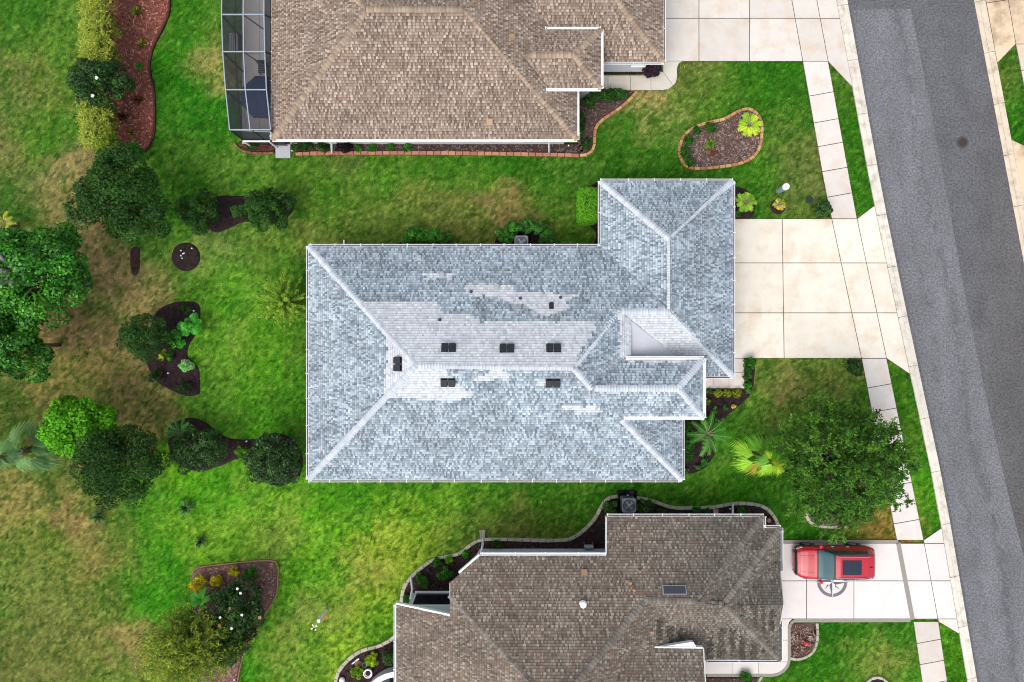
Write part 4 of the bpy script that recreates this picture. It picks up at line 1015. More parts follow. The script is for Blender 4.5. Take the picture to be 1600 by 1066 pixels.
# front gable
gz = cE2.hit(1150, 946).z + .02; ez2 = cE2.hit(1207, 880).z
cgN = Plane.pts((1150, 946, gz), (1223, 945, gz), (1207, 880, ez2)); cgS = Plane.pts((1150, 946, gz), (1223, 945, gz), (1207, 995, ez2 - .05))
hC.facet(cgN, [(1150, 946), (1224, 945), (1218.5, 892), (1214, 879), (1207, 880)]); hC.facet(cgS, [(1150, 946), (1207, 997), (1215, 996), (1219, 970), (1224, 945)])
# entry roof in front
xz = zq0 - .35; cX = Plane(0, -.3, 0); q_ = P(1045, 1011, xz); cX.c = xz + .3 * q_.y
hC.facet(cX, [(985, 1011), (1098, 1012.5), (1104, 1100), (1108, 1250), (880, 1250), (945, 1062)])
for a, b in ((Q0, Q1), (Q0, pk), (pk, (703, 930)), (Q1, (1193, 807)), (Q2, (1220, 825)), (Q2, (1219, 1032)), (Q15, Q2)): hC.ridge(a, b, w=.165)
hC.ridge((985, 1011.5), (1, 1), za=0, zb=0) if False else None
wC1 = [tuple(P(x, y, zC)[:2]) for x, y in ((947, 807), (1193, 807), (1193, 825), (1220, 825), (1220, 1032), (947, 1032))]
hC.walls(offset_poly(wC1, .5), -.05, 2.4); hC.soffit(wC1, 0, zC)
Wn = [tuple(P(750, 868, zw)[:2]), tuple(P(960, 868, zw)[:2]), (P(960, 868, zw).x, -22.8), (P(703, 911, zw).x, -22.8), tuple(P(703, 911, zw)[:2])]
wn = [(P(742, 0, 0).x + .3, -12.0), (5.6, -12.0), (5.6, -22.8), (P(703, 0, 2.7).x + .45, -22.8), (P(703, 0, 2.7).x + .45, -13.75)]
hC.walls(wn, -.05, zw - .22)
w2 = [(P(645, 0, 0).x, P(0, 926, 0).y), (P(703, 0, 2.7).x + .6, P(0, 926, 0).y), (P(703, 0, 2.7).x + .6, -22.8), (P(645, 0, 0).x, -22.8)]
o = MB(); o.prism(w2[::1], -.05, 2.62); wl = hC.part(o, 'wall', M_wallA)
# upper gable strip under the sloping rake
o = MB(); ya = w2[0][1]
pts = [(w2[0][0], 2.55), (w2[1][0], 2.55), (w2[1][0], cW.z(w2[1][0], ya) - .12), (w2[0][0], cW.z(w2[0][0], ya) - .12)]
o.add([(x, ya - .01, z) for x, z in pts] + [(x, ya - .2, z) for x, z in pts], [(0, 1, 2, 3), (7, 6, 5, 4)]); hC.part(o, 'wall', M_wallA)
# south end of the far wing, closed up to the roof
o = MB(); xs9 = list(np.linspace(-5.6, 9.2, 24)); ze9 = [max(2.4, min(cW.z(x, -22.8), cEp.z(x, -22.8), max(cX.z(x, -22.8), 0) if x > 6 else 99) - .16) for x in xs9]
o.add([(x, -22.8, -.05) for x in xs9] + [(x, -22.8, z) for x, z in zip(xs9, ze9)] + [(x, -22.6, z) for x, z in zip(xs9, ze9)], [(i, i + 1, 25 + i, 24 + i) for i in range(23)] + [(24 + i, 25 + i, 49 + i, 48 + i) for i in range(23)]); hC.part(o, 'wall', M_wallA)
# dark window band of the sun room
window(hC, ((P(651, 0, 0).x + P(703, 0, 0).x) / 2 + .35, w2[0][1]), 2.7, 1.9, (0, 1), 1.05, m=mat('dark_glass', (.008, .012, .018), .15, spec=.5), mull=False)
for x in (P(772, 0, 2).x, P(874, 0, 2).x + .3, P(930, 0, 2).x): window(hC, (x, -12.0), 1.0 if x > 0 else 1.1, .9, (0, 1), 2.0)
# trim: rake boards and gutters
def board(h, a, b, za, zb, w=.06, hh=.2, off=(0, 0), name='rake_board', m=None):
    A = P(a[0], a[1], za) + Vector((off[0], off[1], 0)); B = P(b[0], b[1], zb) + Vector((off[0], off[1], 0)); d = B - A; s_ = Vector((-d.y, d.x, 0)).normalized() * w
    o = MB(); vs = []
    for p in (A, B):
        for sx in (-1, 1):
            for z in (-hh, .035): vs.append((p.x + s_.x * sx / 2 * 1.0, p.y + s_.y * sx / 2, p.z + z))
    o.add(vs, [(0, 1, 3, 2), (4, 6, 7, 5), (1, 5, 7, 3), (0, 2, 6, 4), (0, 4, 5, 1), (2, 3, 7, 6)]); return h.part(o, name, m or M_white)
board(hC, (619, 943), (703, 961), 2.7, cW.hit(703, 961).z, w=.09)
board(hC, (749, 867), (717, 895), zw, cN.hit(717, 895).z, w=.10)
board(hC, (947, 808), (947, 866), zC, zw, w=.05); board(hC, (703, 911), (703, 930), cN.hit(703, 911).z, cN.hit(703, 930).z, w=.04, m=M_fascia)
board(hC, (985, 1010.5), (1098, 1012), xz, xz, w=.07); board(hC, (1099, 1012.5), (1104, 1100), cX.hit(1099, 1012.5).z, cX.hit(1104, 1100).z, w=.05, m=M_fascia)
board(hC, (1224, 945), (1219, 893), gz, ez2 - .1, w=.05, m=M_fascia); board(hC, (1224, 945), (1219, 975), gz, ez2 - .1, w=.05, m=M_fascia)
o = MB(); a_, b_, c_ = P(1047, 1010, xz - .05), P(1086, 1010.5, xz - .05), P(1082, 1003, xz - .45)
t1 = [P(1040, 1010, xz), P(1083, 1003, xz + .05), P(1088, 1011, xz)]
o.add([tuple(p) for p in t1] + [(p.x, p.y, p.z - .25) for p in t1], [(0, 1, 2), (0, 3, 4, 1), (1, 4, 5, 2), (0, 2, 5, 3)]); hC.part(o, 'gable_return', M_white)
hC.gutter((750, 868), (947, 868), zw, out=(0, 1), w=.14, innerm=M_white, step=1.6)
for a, b, d in (((948, 807), (1193, 807), (0, 1)), ((1193, 807), (1193, 825), (1, 0)), ((1193, 825), (1220, 825), (0, 1)), ((1220, 825), (1220, 893), (1, 0)), ((1219, 972), (1219, 1032), (1, 0)), ((1219, 1032), (1104, 1032), (0, -1))):
    hC.gutter(a, b, zC, out=d, w=.13, step=1.35)
hC.gutter((619, 944), (619, 1200), 2.7, out=(-1, 0), w=.13, innerm=M_galv, step=1.6)
pipe(hC, [tuple(P(751, 866, 3.2)), tuple(P(754, 852, 2.0)), tuple(P(755, 842, .3))], .06)
pipe(hC, [tuple(P(641, 936, 2.5)), tuple(P(644, 922, 1.7)), tuple(P(642, 902, .2))], .06)
pipe(hC, [tuple(P(1145, 805, 2.5)), tuple(P(1145, 800, 2.0)), tuple(P(1145, 788, .2))], .055)
vent_pipe(hC, 911, 944, .10, .08, M_white, name='sun_tunnel', cap=.17)
vent_box(hC, 913, 894.5, .22, .2, .12, M_copper); vent_pipe(hC, 999, 892, .05, .2, M_copper); vent_pipe(hC, 984.5, 910, .07, .2, M_copper); vent_pipe(hC, 989, 918.5, .07, .3, M_copper, cap=.09); vent_pipe(hC, 1017, 986, .06, .2, M_copper)
p, pl = hC.on(1053.5, 922); M = frame_on(p, pl); o = MB(); o.box((0, 0, .04), (1.22, .46, .08), M=M); sk = hC.part(o, 'skylight', M_galv)
o = MB(); o.box((0, 0, .085), (1.14, .38, .012), M=M); ob = o.build('pane', mat('sky_pane', (.03, .035, .045), .3, spec=.5), sk)
o = MB()
for r in range(4): o.box((max(p[0] for p in offset_poly(wC1, .5)) + .03, -13.5, .3 + r * .55), (.05, 4.6, .53))
hC.part(o, 'garage_door', M_white)
hC.finish(lambda p, c: tuple(lin(np.array([144, 136, 127.]) * (1 + rnd.uniform(-.14, .1))) / GAIN), alb(84, 74, 66))
EXCL += [[(482, 385), (938, 385), (938, 283), (1145, 283), (1145, 588), (1066, 588), (1066, 750), (482, 750)]]
EXCL[-1] = [PX(x, y, 0) for x, y in offset_poly(plB, .48)]
EXCL.append([PX(x, y, 0) for x, y in wa]); EXCL.append([PX(x, y, 0) for x, y in offset_poly(wC1, .48)]); EXCL.append([PX(x, y, 0) for x, y in wn]); EXCL.append([PX(x, y, 0) for x, y in w2])
# ------------------------------------------------------------------ plants
LEAFK = 1.75
def rgbs(*cs): return np.array([alb(*c) for c in cs]) * LEAFK * np.array([1.18, 1.12, .72])
def unit(v): return v / np.maximum(np.linalg.norm(v, axis=1, keepdims=True), 1e-6)
def leaf_quads(pos, nrm, ax, L, W, fold=.18):
    """rhombic leaves: pos (N,3) base centre, nrm normals, ax axis"""
    ax = unit(ax - nrm * (ax * nrm).sum(1, keepdims=True)); sd = np.cross(nrm, ax); L = L[:, None]; W = W[:, None]
    a = pos - ax * L * .5; b = pos + sd * W * .5 - ax * L * .06 + nrm * W * fold; c = pos + ax * L * .5 - nrm * L * .08; d = pos - sd * W * .5 - ax * L * .06 + nrm * W * fold
    return np.stack([a, b, c, d], 1)
def crown_points(n_cl, rad, ctr, cr, per, up=.25, shell=.82, lump=.18, rr=None, low=-.25):
    """clump centres on a dome-like shell, then leaf points on each clump"""
    u = R_.normal(size=(n_cl * 3, 3)); u = unit(u); u = u[u[:, 2] > low][:n_cl]; n_cl = len(u)
    az_ = np.arctan2(u[:, 1], u[:, 0])[:, None]; f1, f2 = R_.uniform(0, 6.28, 2); r = shell + R_.uniform(-lump, lump * .8, (n_cl, 1)) + .09 * np.sin(3 * az_ + f1) + .06 * np.sin(5 * az_ + f2); inner = R_.random(n_cl) < .22; r[inner] *= .55
    cc_ = u * r * np.array(rad) ; cs = cr * R_.uniform(.75, 1.25, n_cl)
    k = np.repeat(np.arange(n_cl), per); m = len(k)
    v = unit(R_.normal(size=(m, 3)) + np.array([0, 0, up]) + u[k] * .45); rr_ = cs[k][:, None] * R_.uniform(.62, 1.0, (m, 1)) ** .6
    p = cc_[k] + v * rr_ * np.array([1, 1, .85]); return p + np.array(ctr), v, k, u
def leaves(name, p, v, k, pal, L, W, parent, rough=M_leaf, rand=.75, tip=None, jit=.14, yl=.0, tipc=None):
    m = len(p); nr = unit(v + R_.normal(0, rand, (m, 3)) + np.array([0, 0, .45])); ax = unit(R_.normal(size=(m, 3)) + v * .6)
    Ls = L * R_.uniform(.7, 1.3, m); Ws = W * R_.uniform(.7, 1.3, m)
    V = leaf_quads(p, nr, ax, Ls, Ws)
    kk = R_.integers(0, len(pal), k.max() + 1); cl = pal[kk][k]; mixc = pal[R_.integers(0, len(pal), m)]
    c = (cl * .55 + mixc * .45) * R_.uniform(.72, 1.35, k.max() + 1)[k][:, None] * (1 + R_.normal(0, jit, (m, 1)))
    if tipc is not None:
        t = R_.random(m) < yl; c[t] = np.array(tipc) * R_.uniform(.8, 1.2, (t.sum(), 1))
    return quads(name, V.reshape(-1, 3), rough, parent, np.clip(c, 0.002, .8))
def trunk(root, h, r, limbs=5, spread=1.0, m=None):
    o = MB(); o.tube([(0, 0, -.06), (.02, .02, h * .35), (.04 * rnd.uniform(-1, 1), .05, h * .6)], [r * 1.25, r, r * .8], 8)
    for i in range(limbs):
        a = 2 * math.pi * i / limbs + rnd.uniform(-.4, .4); s = spread * rnd.uniform(.5, .8)
        o.tube([(0, 0, h * .42), (math.cos(a) * s * .4, math.sin(a) * s * .4, h * .62), (math.cos(a) * s, math.sin(a) * s, h * .85)], [r * .65, r * .4, r * .15], 6)
    return o.build('trunk', m or M_bark, root, sm=True)
def place(px, py, rpx, h, zf=.55):
    z = h * zf; p = P(px, py, z); return Vector((p.x, p.y, 0)), rpx * (H - z) / FPX

def tree(px, py, rx, ry, h, pal, label, cat='tree', name='broadleaf_tree', L=.16, W=.09, n=70, per=150, cr=.30, base=.25, tr=.10, group=None, rot=0, m=M_leaf, low=-.25, yl=0, tipc=None, rand=.75, lump=.16, trunk_on=True, shell=.82):
    loc, r = place(px, py, rx, h); r2 = r * ry / rx
    root = thing(name, label, cat, loc, group)
    rz = h * (1 - base) / 2; cz = h * base + rz
    p, v, k, u = crown_points(n, (r * .92, r2 * .92, rz * .9), (0, 0, cz), cr * r, per, lump=lump, low=low, shell=shell)
    if rot: c, s = math.cos(rot), math.sin(rot); p = np.column_stack([p[:, 0] * c - p[:, 1] * s, p[:, 0] * s + p[:, 1] * c, p[:, 2]])
    leaves('crown' if cat == 'tree' else 'foliage', p, v, k, pal, L, W, root, m, yl=yl, tipc=tipc, rand=rand)
    if trunk_on: trunk(root, h, tr, spread=r * .7)
    return root
D1 = 1.3 * rgbs((34, 62, 30), (28, 52, 26), (44, 78, 34), (38, 68, 40)); D2 = 1.25 * rgbs((26, 56, 26), (20, 44, 24), (36, 70, 30), (50, 84, 40))
BR = rgbs((52, 120, 34), (40, 98, 32), (70, 142, 42), (30, 80, 30)); LM = rgbs((92, 172, 36), (76, 150, 32), (112, 190, 48), (60, 128, 30)) * .8
MID = rgbs((38, 90, 30), (50, 108, 36), (30, 72, 28), (62, 122, 44))
TW = rgbs((44, 84, 42), (56, 100, 46), (36, 70, 36))
# back yard trees
tree(200, 312, 70, 72, 6.5, D1 * .95, 'biggest dark green tree at the upper left, below the red mulch bed', n=90, per=170, cr=.25, L=.15, W=.09)
tree(68, 428, 82, 76, 7.0, BR, 'large glossy bright green tree at the left edge, upper of two', n=110, per=170, cr=.22, L=.19, W=.12, m=M_gloss, yl=.10, tipc=alb(120, 185, 60), base=.15)
tree(30, 540, 62, 64, 5.8, BR * .72, 'darker glossy green tree at the left edge, below the larger bright one', n=90, per=150, cr=.24, L=.19, W=.12, m=M_gloss, yl=.07, tipc=alb(120, 180, 55), base=.12)
tree(135, 666, 61, 44, 4.5, LM, 'lime green tree touching a dark tree at the lower left', n=70, per=160, cr=.26, L=.17, W=.11, base=.12, yl=.12, tipc=alb(140, 205, 60))
tree(190, 722, 68, 60, 5.5, D1, 'dark green tree just right of and below the lime green tree', n=90, per=170, cr=.25, L=.14, W=.08, base=.12)
# shrubs in the beds behind the middle house
SH = dict(cat='shrub', name='shrub', base=.05, tr=.05)
tree(313, 331, 33, 33, 2.6, D2, 'round dark shrub at the left end of the upper back bed', n=60, per=110, cr=.25, L=.11, W=.07, **SH)
tree(423, 326, 37, 37, 2.8, D2, 'round dark shrub at the right end of the upper back bed', n=60, per=130, cr=.25, L=.11, W=.07, **SH)
tree(376, 328, 13, 10, 1.0, D1 * 1.2, 'small low shrub between the two round shrubs of the upper back bed', n=16, per=60, cr=.4, L=.11, W=.07, **SH)
tree(228, 524, 40, 38, 3.0, D1, 'wide dark bush on the left side of the large mixed bed', n=60, per=120, cr=.27, L=.12, W=.07, **SH)
tree(296, 507, 18, 18, 1.6, rgbs((74, 170, 64), (60, 148, 54), (92, 190, 80)), 'bright mint green shrub, upper one on the right of the mixed bed', n=26, per=80, cr=.3, L=.11, W=.06, yl=.05, tipc=alb(190, 220, 180), **SH)
tree(277, 531, 13, 15, 1.3, rgbs((70, 165, 60), (56, 140, 50), (88, 182, 76)), 'bright mint green shrub, lower one against the dark bush', n=20, per=70, cr=.34, L=.11, W=.06, **SH)
tree(289, 481, 9, 9, .7, D2 * .8, 'small dark clipped shrub near the top of the mixed bed', n=14, per=50, cr=.4, L=.08, W=.05, **SH)
tree(255, 556, 7, 9, .7, rgbs((180, 205, 40), (160, 190, 40), (196, 214, 60)), 'small yellow green shrub in the middle of the mixed bed', n=12, per=50, cr=.4, L=.09, W=.06, **SH)
tree(265, 558, 6, 7, .6, BR, 'small green shrub touching the yellow one', n=10, per=45, cr=.4, L=.09, W=.06, **SH)
t = tree(291, 571, 13, 8, .7, rgbs((100, 180, 90), (80, 155, 70), (130, 200, 120)), 'pale green plant with white flowers at the lower right of the mixed bed', n=16, per=45, cr=.35, L=.10, W=.05, yl=.12, tipc=(.6, .62, .6), **SH)
for x, y, r, w in ((243, 588, 10, 'lower left'), (290, 604, 10.5, 'lowest end')): tree(x, y, r, r, .8, D2 * .75, 'small very dark round shrub at the %s of the mixed bed' % w, n=18, per=60, cr=.36, L=.08, W=.05, **SH)
tree(310, 703, 40, 36, 2.9, D2, 'dark leafy shrub at the left of the curving lower bed', n=60, per=125, cr=.27, L=.14, W=.08, m=M_gloss, yl=.04, tipc=alb(96, 140, 60), **SH)
tree(428, 718, 45, 44, 3.1, D2 * .9, 'large round dark shrub by the house corner in the lower bed', n=80, per=130, cr=.24, L=.13, W=.07, m=M_gloss, yl=.05, tipc=alb(130, 160, 110), **SH)
tree(377, 705, 12, 10, .9, rgbs((80, 130, 44), (60, 108, 40)), 'small yellowish shrub beside the large round dark shrub', n=16, per=50, cr=.36, L=.09, W=.05, **SH)
# along the walls of the middle house
tree(650, 371, 24, 13, 1.5, BR, 'left one of two green shrubs along the north wall', n=34, per=90, cr=.28, L=.12, W=.08, m=M_gloss, **SH)
tree(683, 371, 18, 12, 1.4, BR * .85, 'right one of two green shrubs along the north wall', n=28, per=90, cr=.28, L=.12, W=.08, m=M_gloss, **SH)
for x, y, rx, ry, w in ((788, 370, 15, 13, 'left'), (803, 357, 13, 10, 'upper left'), (823, 354, 13, 9, 'top'), (844, 358, 13, 10, 'upper right'), (854, 370, 12, 12, 'right')):
    tree(x, y, rx, ry, 1.3, MID * 1.05, 'green shrub at the %s of the ring around the air conditioner' % w, n=22, per=75, cr=.34, L=.13, W=.09, m=M_gloss, group='shrubs ringed around the air conditioner', **SH)
# front
tree(1286, 327, 13, 13, 1.0, D1 * 1.05, 'round dark shrub at the driveway and sidewalk corner', n=26, per=60, cr=.32, L=.11, W=.08, m=M_gloss, **SH)
tree(1336, 575, 12, 11, .95, D1 * 1.0, 'round dark shrub below the wide pale driveway', n=24, per=60, cr=.32, L=.11, W=.07, **SH)
tree(1170, 567, 10, 10, .8, BR * .85, 'green tufted shrub at the top of the front entry bed', n=18, per=60, cr=.36, L=.13, W=.05, **SH)
tree(1167, 586, 8, 9, .6, TW * 1.2, 'grey green shrub second from the top along the entry walk', n=14, per=50, cr=.36, L=.12, W=.05, **SH)
tree(1168, 601, 6, 6, .5, BR * .9, 'small green shrub third from the top along the entry walk', n=12, per=40, cr=.36, L=.10, W=.05, **SH)
tree(1074, 690, 6, 34, .9, MID * .8, 'narrow green hedge against the front wall beside the palm', n=50, per=45, cr=.9, L=.10, W=.06, **SH)
tree(1108, 655, 9, 7, .6, BR * .8, 'green shrub below the clipped balls in the front bed', n=14, per=45, cr=.36, L=.10, W=.06, **SH)
for x, y, r, w in ((1122, 615, 6.6, 'left'), (1136, 615, 6.6, 'middle'), (1151.5, 615, 7.2, 'right')):
    tree(x, y, r, r, .55, rgbs((120, 135, 36), (100, 120, 34), (140, 150, 50)), '%s of three yellow green clipped balls below the entry walk' % w, n=40, per=26, cr=.22, L=.06, W=.035, lump=.04, shell=.9, group='three clipped balls below the entry walk', **SH)
tree(1104, 628, 6, 6, .5, rgbs((100, 128, 40), (80, 110, 36)), 'yellow green clipped ball partly under the entry roof edge', n=30, per=26, cr=.22, L=.06, W=.035, lump=.04, shell=.9, **SH)
for x, y, r, c, w in ((1109, 611, 5, TW * 1.3, 'pale tuft beside the entry corner'), (1118, 640, 6, TW * 1.7, 'silvery green plant in the middle of the front bed'), (1133, 637, 4.5, TW * 1.5, 'small grey green plant in the front bed'), (1146, 635, 3.5, rgbs((200, 180, 110), (170, 150, 90)), 'small straw coloured plant in the front bed'), (1169, 612, 3.5, TW * 2, 'small silvery plant at the tip of the entry bed'), (1101, 722, 6, BR * .9, 'small green plant in the lower front bed below the palm'), (1090, 730, 4.5, TW * 1.5, 'small grey plant at the bottom of the front bed'), (1071, 736, 4, TW * 1.5, 'tiny pale plant at the house corner of the front bed'), (1152, 334, 5.5, TW * 1.6, 'small grey green tuft at the garage corner')):
    tree(x, y, r, r, .35, c, w, n=10, per=26, cr=.45, L=.10, W=.035, cat='plant', name='small_plant', base=.02, tr=.02)
# house A beds
for x, y, r in ((1076, 219, 8.2), (1071, 237, 8.6), (1076, 252, 9), (1088, 205, 7.2), (1110, 200, 9.2)):
    w = {1076: 'left edge' if y < 240 else 'bottom left', 1071: 'middle left', 1088: 'upper left', 1110: 'top, apart from the rest,'}[x]
    tree(x, y, r, r, .75, MID * .8, 'round green shrub at the %s of the island bed' % w, n=30, per=36, cr=.26, L=.07, W=.045, lump=.06, shell=.88, group='round shrubs around the island bed', **SH)
tree(951, 148, 34, 8.5, .95, D2 * 1.1, 'long dark green hedge below the entry walk of the tan roofed house', n=90, per=50, cr=.13, L=.09, W=.06, lump=.08, cat='hedge', name='hedge', base=.05, tr=.04)
tree(921, 158, 10, 12, .9, D2 * 1.1, 'dark green shrub between the hedge and the front wall', n=24, per=60, cr=.3, L=.10, W=.06, **SH)
tree(907, 192, 6.5, 26, .9, D2, 'narrow dark green hedge against the front wall of the tan roofed house', n=50, per=45, cr=.4, L=.10, W=.06, cat='hedge', name='hedge', base=.05, tr=.04)
tree(916, 226, 9, 9, .7, D2, 'dark green shrub at the corner of the brick edged bed', n=20, per=50, cr=.34, L=.10, W=.06, **SH)
tree(1018, 110, 13, 10, 1.3, rgbs((52, 36, 62), (40, 28, 50), (66, 46, 74)), 'dark purple leaved shrub at the garage corner', n=34, per=80, cr=.3, L=.12, W=.04, **SH)
for x, r, c, w in ((465, 9, D2 * 1.2, 'first shrub right of the white step pad'), (480, 9, D2, 'second shrub right of the white step pad'), (504, 9, D2 * 1.1, 'shrub just left of the first downspout'), (537, 12, rgbs((34, 26, 40), (26, 22, 32)), 'dark purple shrub right of the first downspout')):
    tree(x, 230, r, 7.5, .7, c, w, n=20, per=50, cr=.34, L=.10, W=.05, **SH)
for x, w in ((559, 'first'), (581, 'second'), (609, 'third'), (637, 'fourth')):
    tree(x, 231, 6, 6, .4, BR * .95, '%s small green plant right of the purple shrub by the south wall' % w, n=12, per=30, cr=.4, L=.14, W=.04, cat='plant', name='small_plant', base=.02, tr=.02)
tree(394, 228, 8, 7, .5, D2 * .9, 'dark spiky shrub below the screen cage', n=14, per=40, cr=.4, L=.15, W=.03, **SH)
# house C bed
for x, y, r, c, h, w in ((955, 792, 13, D2 * 1.3, 1.0, 'dark shrub left of the air conditioner'), (1008, 790, 13, D2 * 1.4, .9, 'dark shrub right of the air conditioner'), (662, 905, 12, MID, .6, 'leafy plant at the left of the cage bed'), (697, 897, 13, MID * 1.1, .7, 'leafy plant at the right of the cage bed'), (683, 880, 8, MID * .8, .5, 'small plant near the edging of the cage bed'), (727, 866, 6, MID * 1.1, .4, 'small plant near the chamfered roof corner'), (702, 875, 6, LM * .7, .4, 'light green plant near the winding edging'), (775, 850, 6, MID * .7, .3, 'small dark plant beside the second downspout'),
        (1090, 799, 8, MID, .35, 'low plant left of the stepping stone'), (1033, 800, 6, MID * .8, .3, 'low plant right of the air conditioner'), (1159, 798, 6, MID, .35, 'low plant right of the white downspout'), (1102, 800, 6, MID * .8, .3, 'low plant touching the stepping stone'), (636, 935, 5, MID, .4, 'small plant at the west tip of the long bed'), (1165, 1060, 10, MID, .5, 'green plant at the bottom walk bed')):
    tree(x, y, r, r * .9, h, c, w, n=16, per=45, cr=.38, L=.13, W=.05, cat='plant', name='small_plant', base=.02, tr=.03)
for x, y, r, c, h, w in ((581, 1030, 10.5, rgbs((130, 160, 36), (96, 140, 34), (150, 176, 50)), .6, 'yellow green bush nearest the edging by the curved wall'), (558, 1051, 10, rgbs((120, 156, 40), (90, 132, 34)), .5, 'yellow green bush at the left of the white ring pot'), (611, 1026, 13, D1 * 1.2, .9, 'dark bush by the gutter above the curved wall')):
    tree(x, y, r, r, h, c, w, n=22, per=50, cr=.34, L=.12, W=.05, **SH)
# lower left bed
t = tree(372, 950, 46, 52, 3.0, D2 * .8, 'dark shrub with white blossoms in the pinkish mulch bed', n=90, per=120, cr=.22, L=.12, W=.07, m=M_gloss, yl=.03, tipc=alb(120, 130, 60), **SH)
def blooms(root, pts, h, r=.065, c=(.75, .74, .70), name='blossom'):
    for x, y in pts:
        p = P(x, y, h); o = MB(); q = p - root.location
        for k in range(5):
            a = 2 * math.pi * k / 5; o.add([(q.x, q.y, q.z), (q.x + r * math.cos(a - .5), q.y + r * math.sin(a - .5), q.z + .03), (q.x + r * 1.3 * math.cos(a), q.y + r * 1.3 * math.sin(a), q.z + .01), (q.x + r * math.cos(a + .5), q.y + r * math.sin(a + .5), q.z + .03)], [(0, 1, 2, 3)])
        o.build(name, mat('petal_%.2f_%.2f' % c[:2], c, .6), root)
blooms(t, [(371, 920), (376, 927), (378, 961), (362, 982), (344, 965)], 3.15); blooms(t, [(360, 951), (406, 965), (343, 977)], 2.9, .08, (.45, .22, .12), 'dry_blossom')
for x, y, r, w in ((311, 914, 15, 'largest'), (338, 907, 10, 'middle'), (366, 893, 8, 'smallest')):
    tree(x, y, r, r * .85, .8, rgbs((196, 190, 30), (160, 165, 36), (90, 120, 34), (210, 160, 40)), '%s of the yellow flowering shrubs in the pinkish mulch bed' % w, n=24, per=50, cr=.32, L=.09, W=.05, **SH)
tree(392, 897, 11, 12, .9, MID, 'small round green shrub at the top of the pinkish mulch bed', n=24, per=60, cr=.32, L=.09, W=.05, **SH)

# feathery trees with visible branches
def wispy(px, py, rx, h, pal, label, n=120, seed=3, L=.16, W=.03, per=46, m=M_branch, name='wispy_tree', ell=1.0, bl=.6, sp=.07):
    loc, r = place(px, py, rx, h, .6); root = thing(name, label, 'tree', loc); o = MB(); P_ = []; V_ = []; K_ = []
    o.tube([(0, 0, -.06), (.03, 0, h * .3)], [.09, .07], 7)
    for i in range(n):
        a = 2.399 * i + rnd.uniform(-.3, .3); q = math.sqrt((i + .5) / n); R = r * q * rnd.uniform(.85, 1.08); zt = h * (1.0 - .5 * q * q) * rnd.uniform(.88, 1.05)
        tip = Vector((math.cos(a) * R, math.sin(a) * R * ell, zt)); mid = Vector((tip.x * .45, tip.y * .45, h * .3 + (zt - h * .3) * .55)); b0 = Vector((tip.x * .06, tip.y * .06, h * .25))
        if i % 3 == 0: o.tube([b0, mid, tip], [.030, .018, .007], 5)
        else: o.tube([mid.lerp(b0, .3), mid.lerp(tip, .5) + Vector((rnd.uniform(-.1, .1), rnd.uniform(-.1, .1), .05)), tip], [.016, .012, .006], 4)
        for k in range(per // 3):
            c = Vector((tip.x * rnd.uniform(.1, .9) + rnd.gauss(0, .1), tip.y * rnd.uniform(.1, .9) + rnd.gauss(0, .1), zt * rnd.uniform(.3, .6))); P_.append(tuple(c)); V_.append((rnd.gauss(0, 1), rnd.gauss(0, 1), .2)); K_.append(-1)
        for k in range(per):
            t_ = rnd.uniform(bl, 1.05); c = mid.lerp(tip, (t_ - .35) / .65) if t_ > .35 else mid
            P_.append((c.x + rnd.gauss(0, sp * r / 1.5), c.y + rnd.gauss(0, sp * r / 1.5), c.z + rnd.gauss(0, .06))); d = (tip - mid).normalized(); V_.append((d.x + rnd.gauss(0, .6), d.y + rnd.gauss(0, .6), d.z * .6 + rnd.gauss(.1, .4))); K_.append(i)
    o.build('branches', m, root, sm=True)
    P_ = np.array(P_); V_ = unit(np.array(V_)); K_ = np.array(K_); N = len(P_)
    nr = unit(R_.normal(0, .5, (N, 3)) + np.array([0, 0, 1.0])); Lq = L * R_.uniform(.6, 1.4, N); Wq = W * R_.uniform(.7, 1.3, N)
    V = leaf_quads(P_, nr, V_, Lq, Wq); kk = R_.integers(0, len(pal), n)[K_]; c = (pal[kk] * .5 + pal[R_.integers(0, len(pal), N)] * .5) * (1 + R_.normal(0, .15, (N, 1)))
    c[K_ < 0] *= np.array([.35, .45, .4])  # inner leaves darkened: shade inside the crown put into their colour
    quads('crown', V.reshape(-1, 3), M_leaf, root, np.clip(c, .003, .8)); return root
wispy(438, 470, 46, 3.6, rgbs((112, 152, 52), (92, 134, 44), (134, 166, 70)), 'feathery yellow green small tree by the west eave of the middle house', n=75, per=80, bl=.25, W=.04, sp=.04, L=.13)
wispy(288, 1018, 80, 5.2, rgbs((116, 138, 50), (92, 116, 42), (136, 154, 64), (66, 92, 38)), 'wide feathery olive green tree at the bottom left corner', n=260, per=60, L=.17, W=.055, ell=.85, bl=.35)
wispy(355, 1010, 36, 3.6, rgbs((52, 84, 40), (68, 98, 48), (42, 70, 36)), 'darker feathery tree right of the olive green one', n=90, per=60, bl=.3, W=.05)
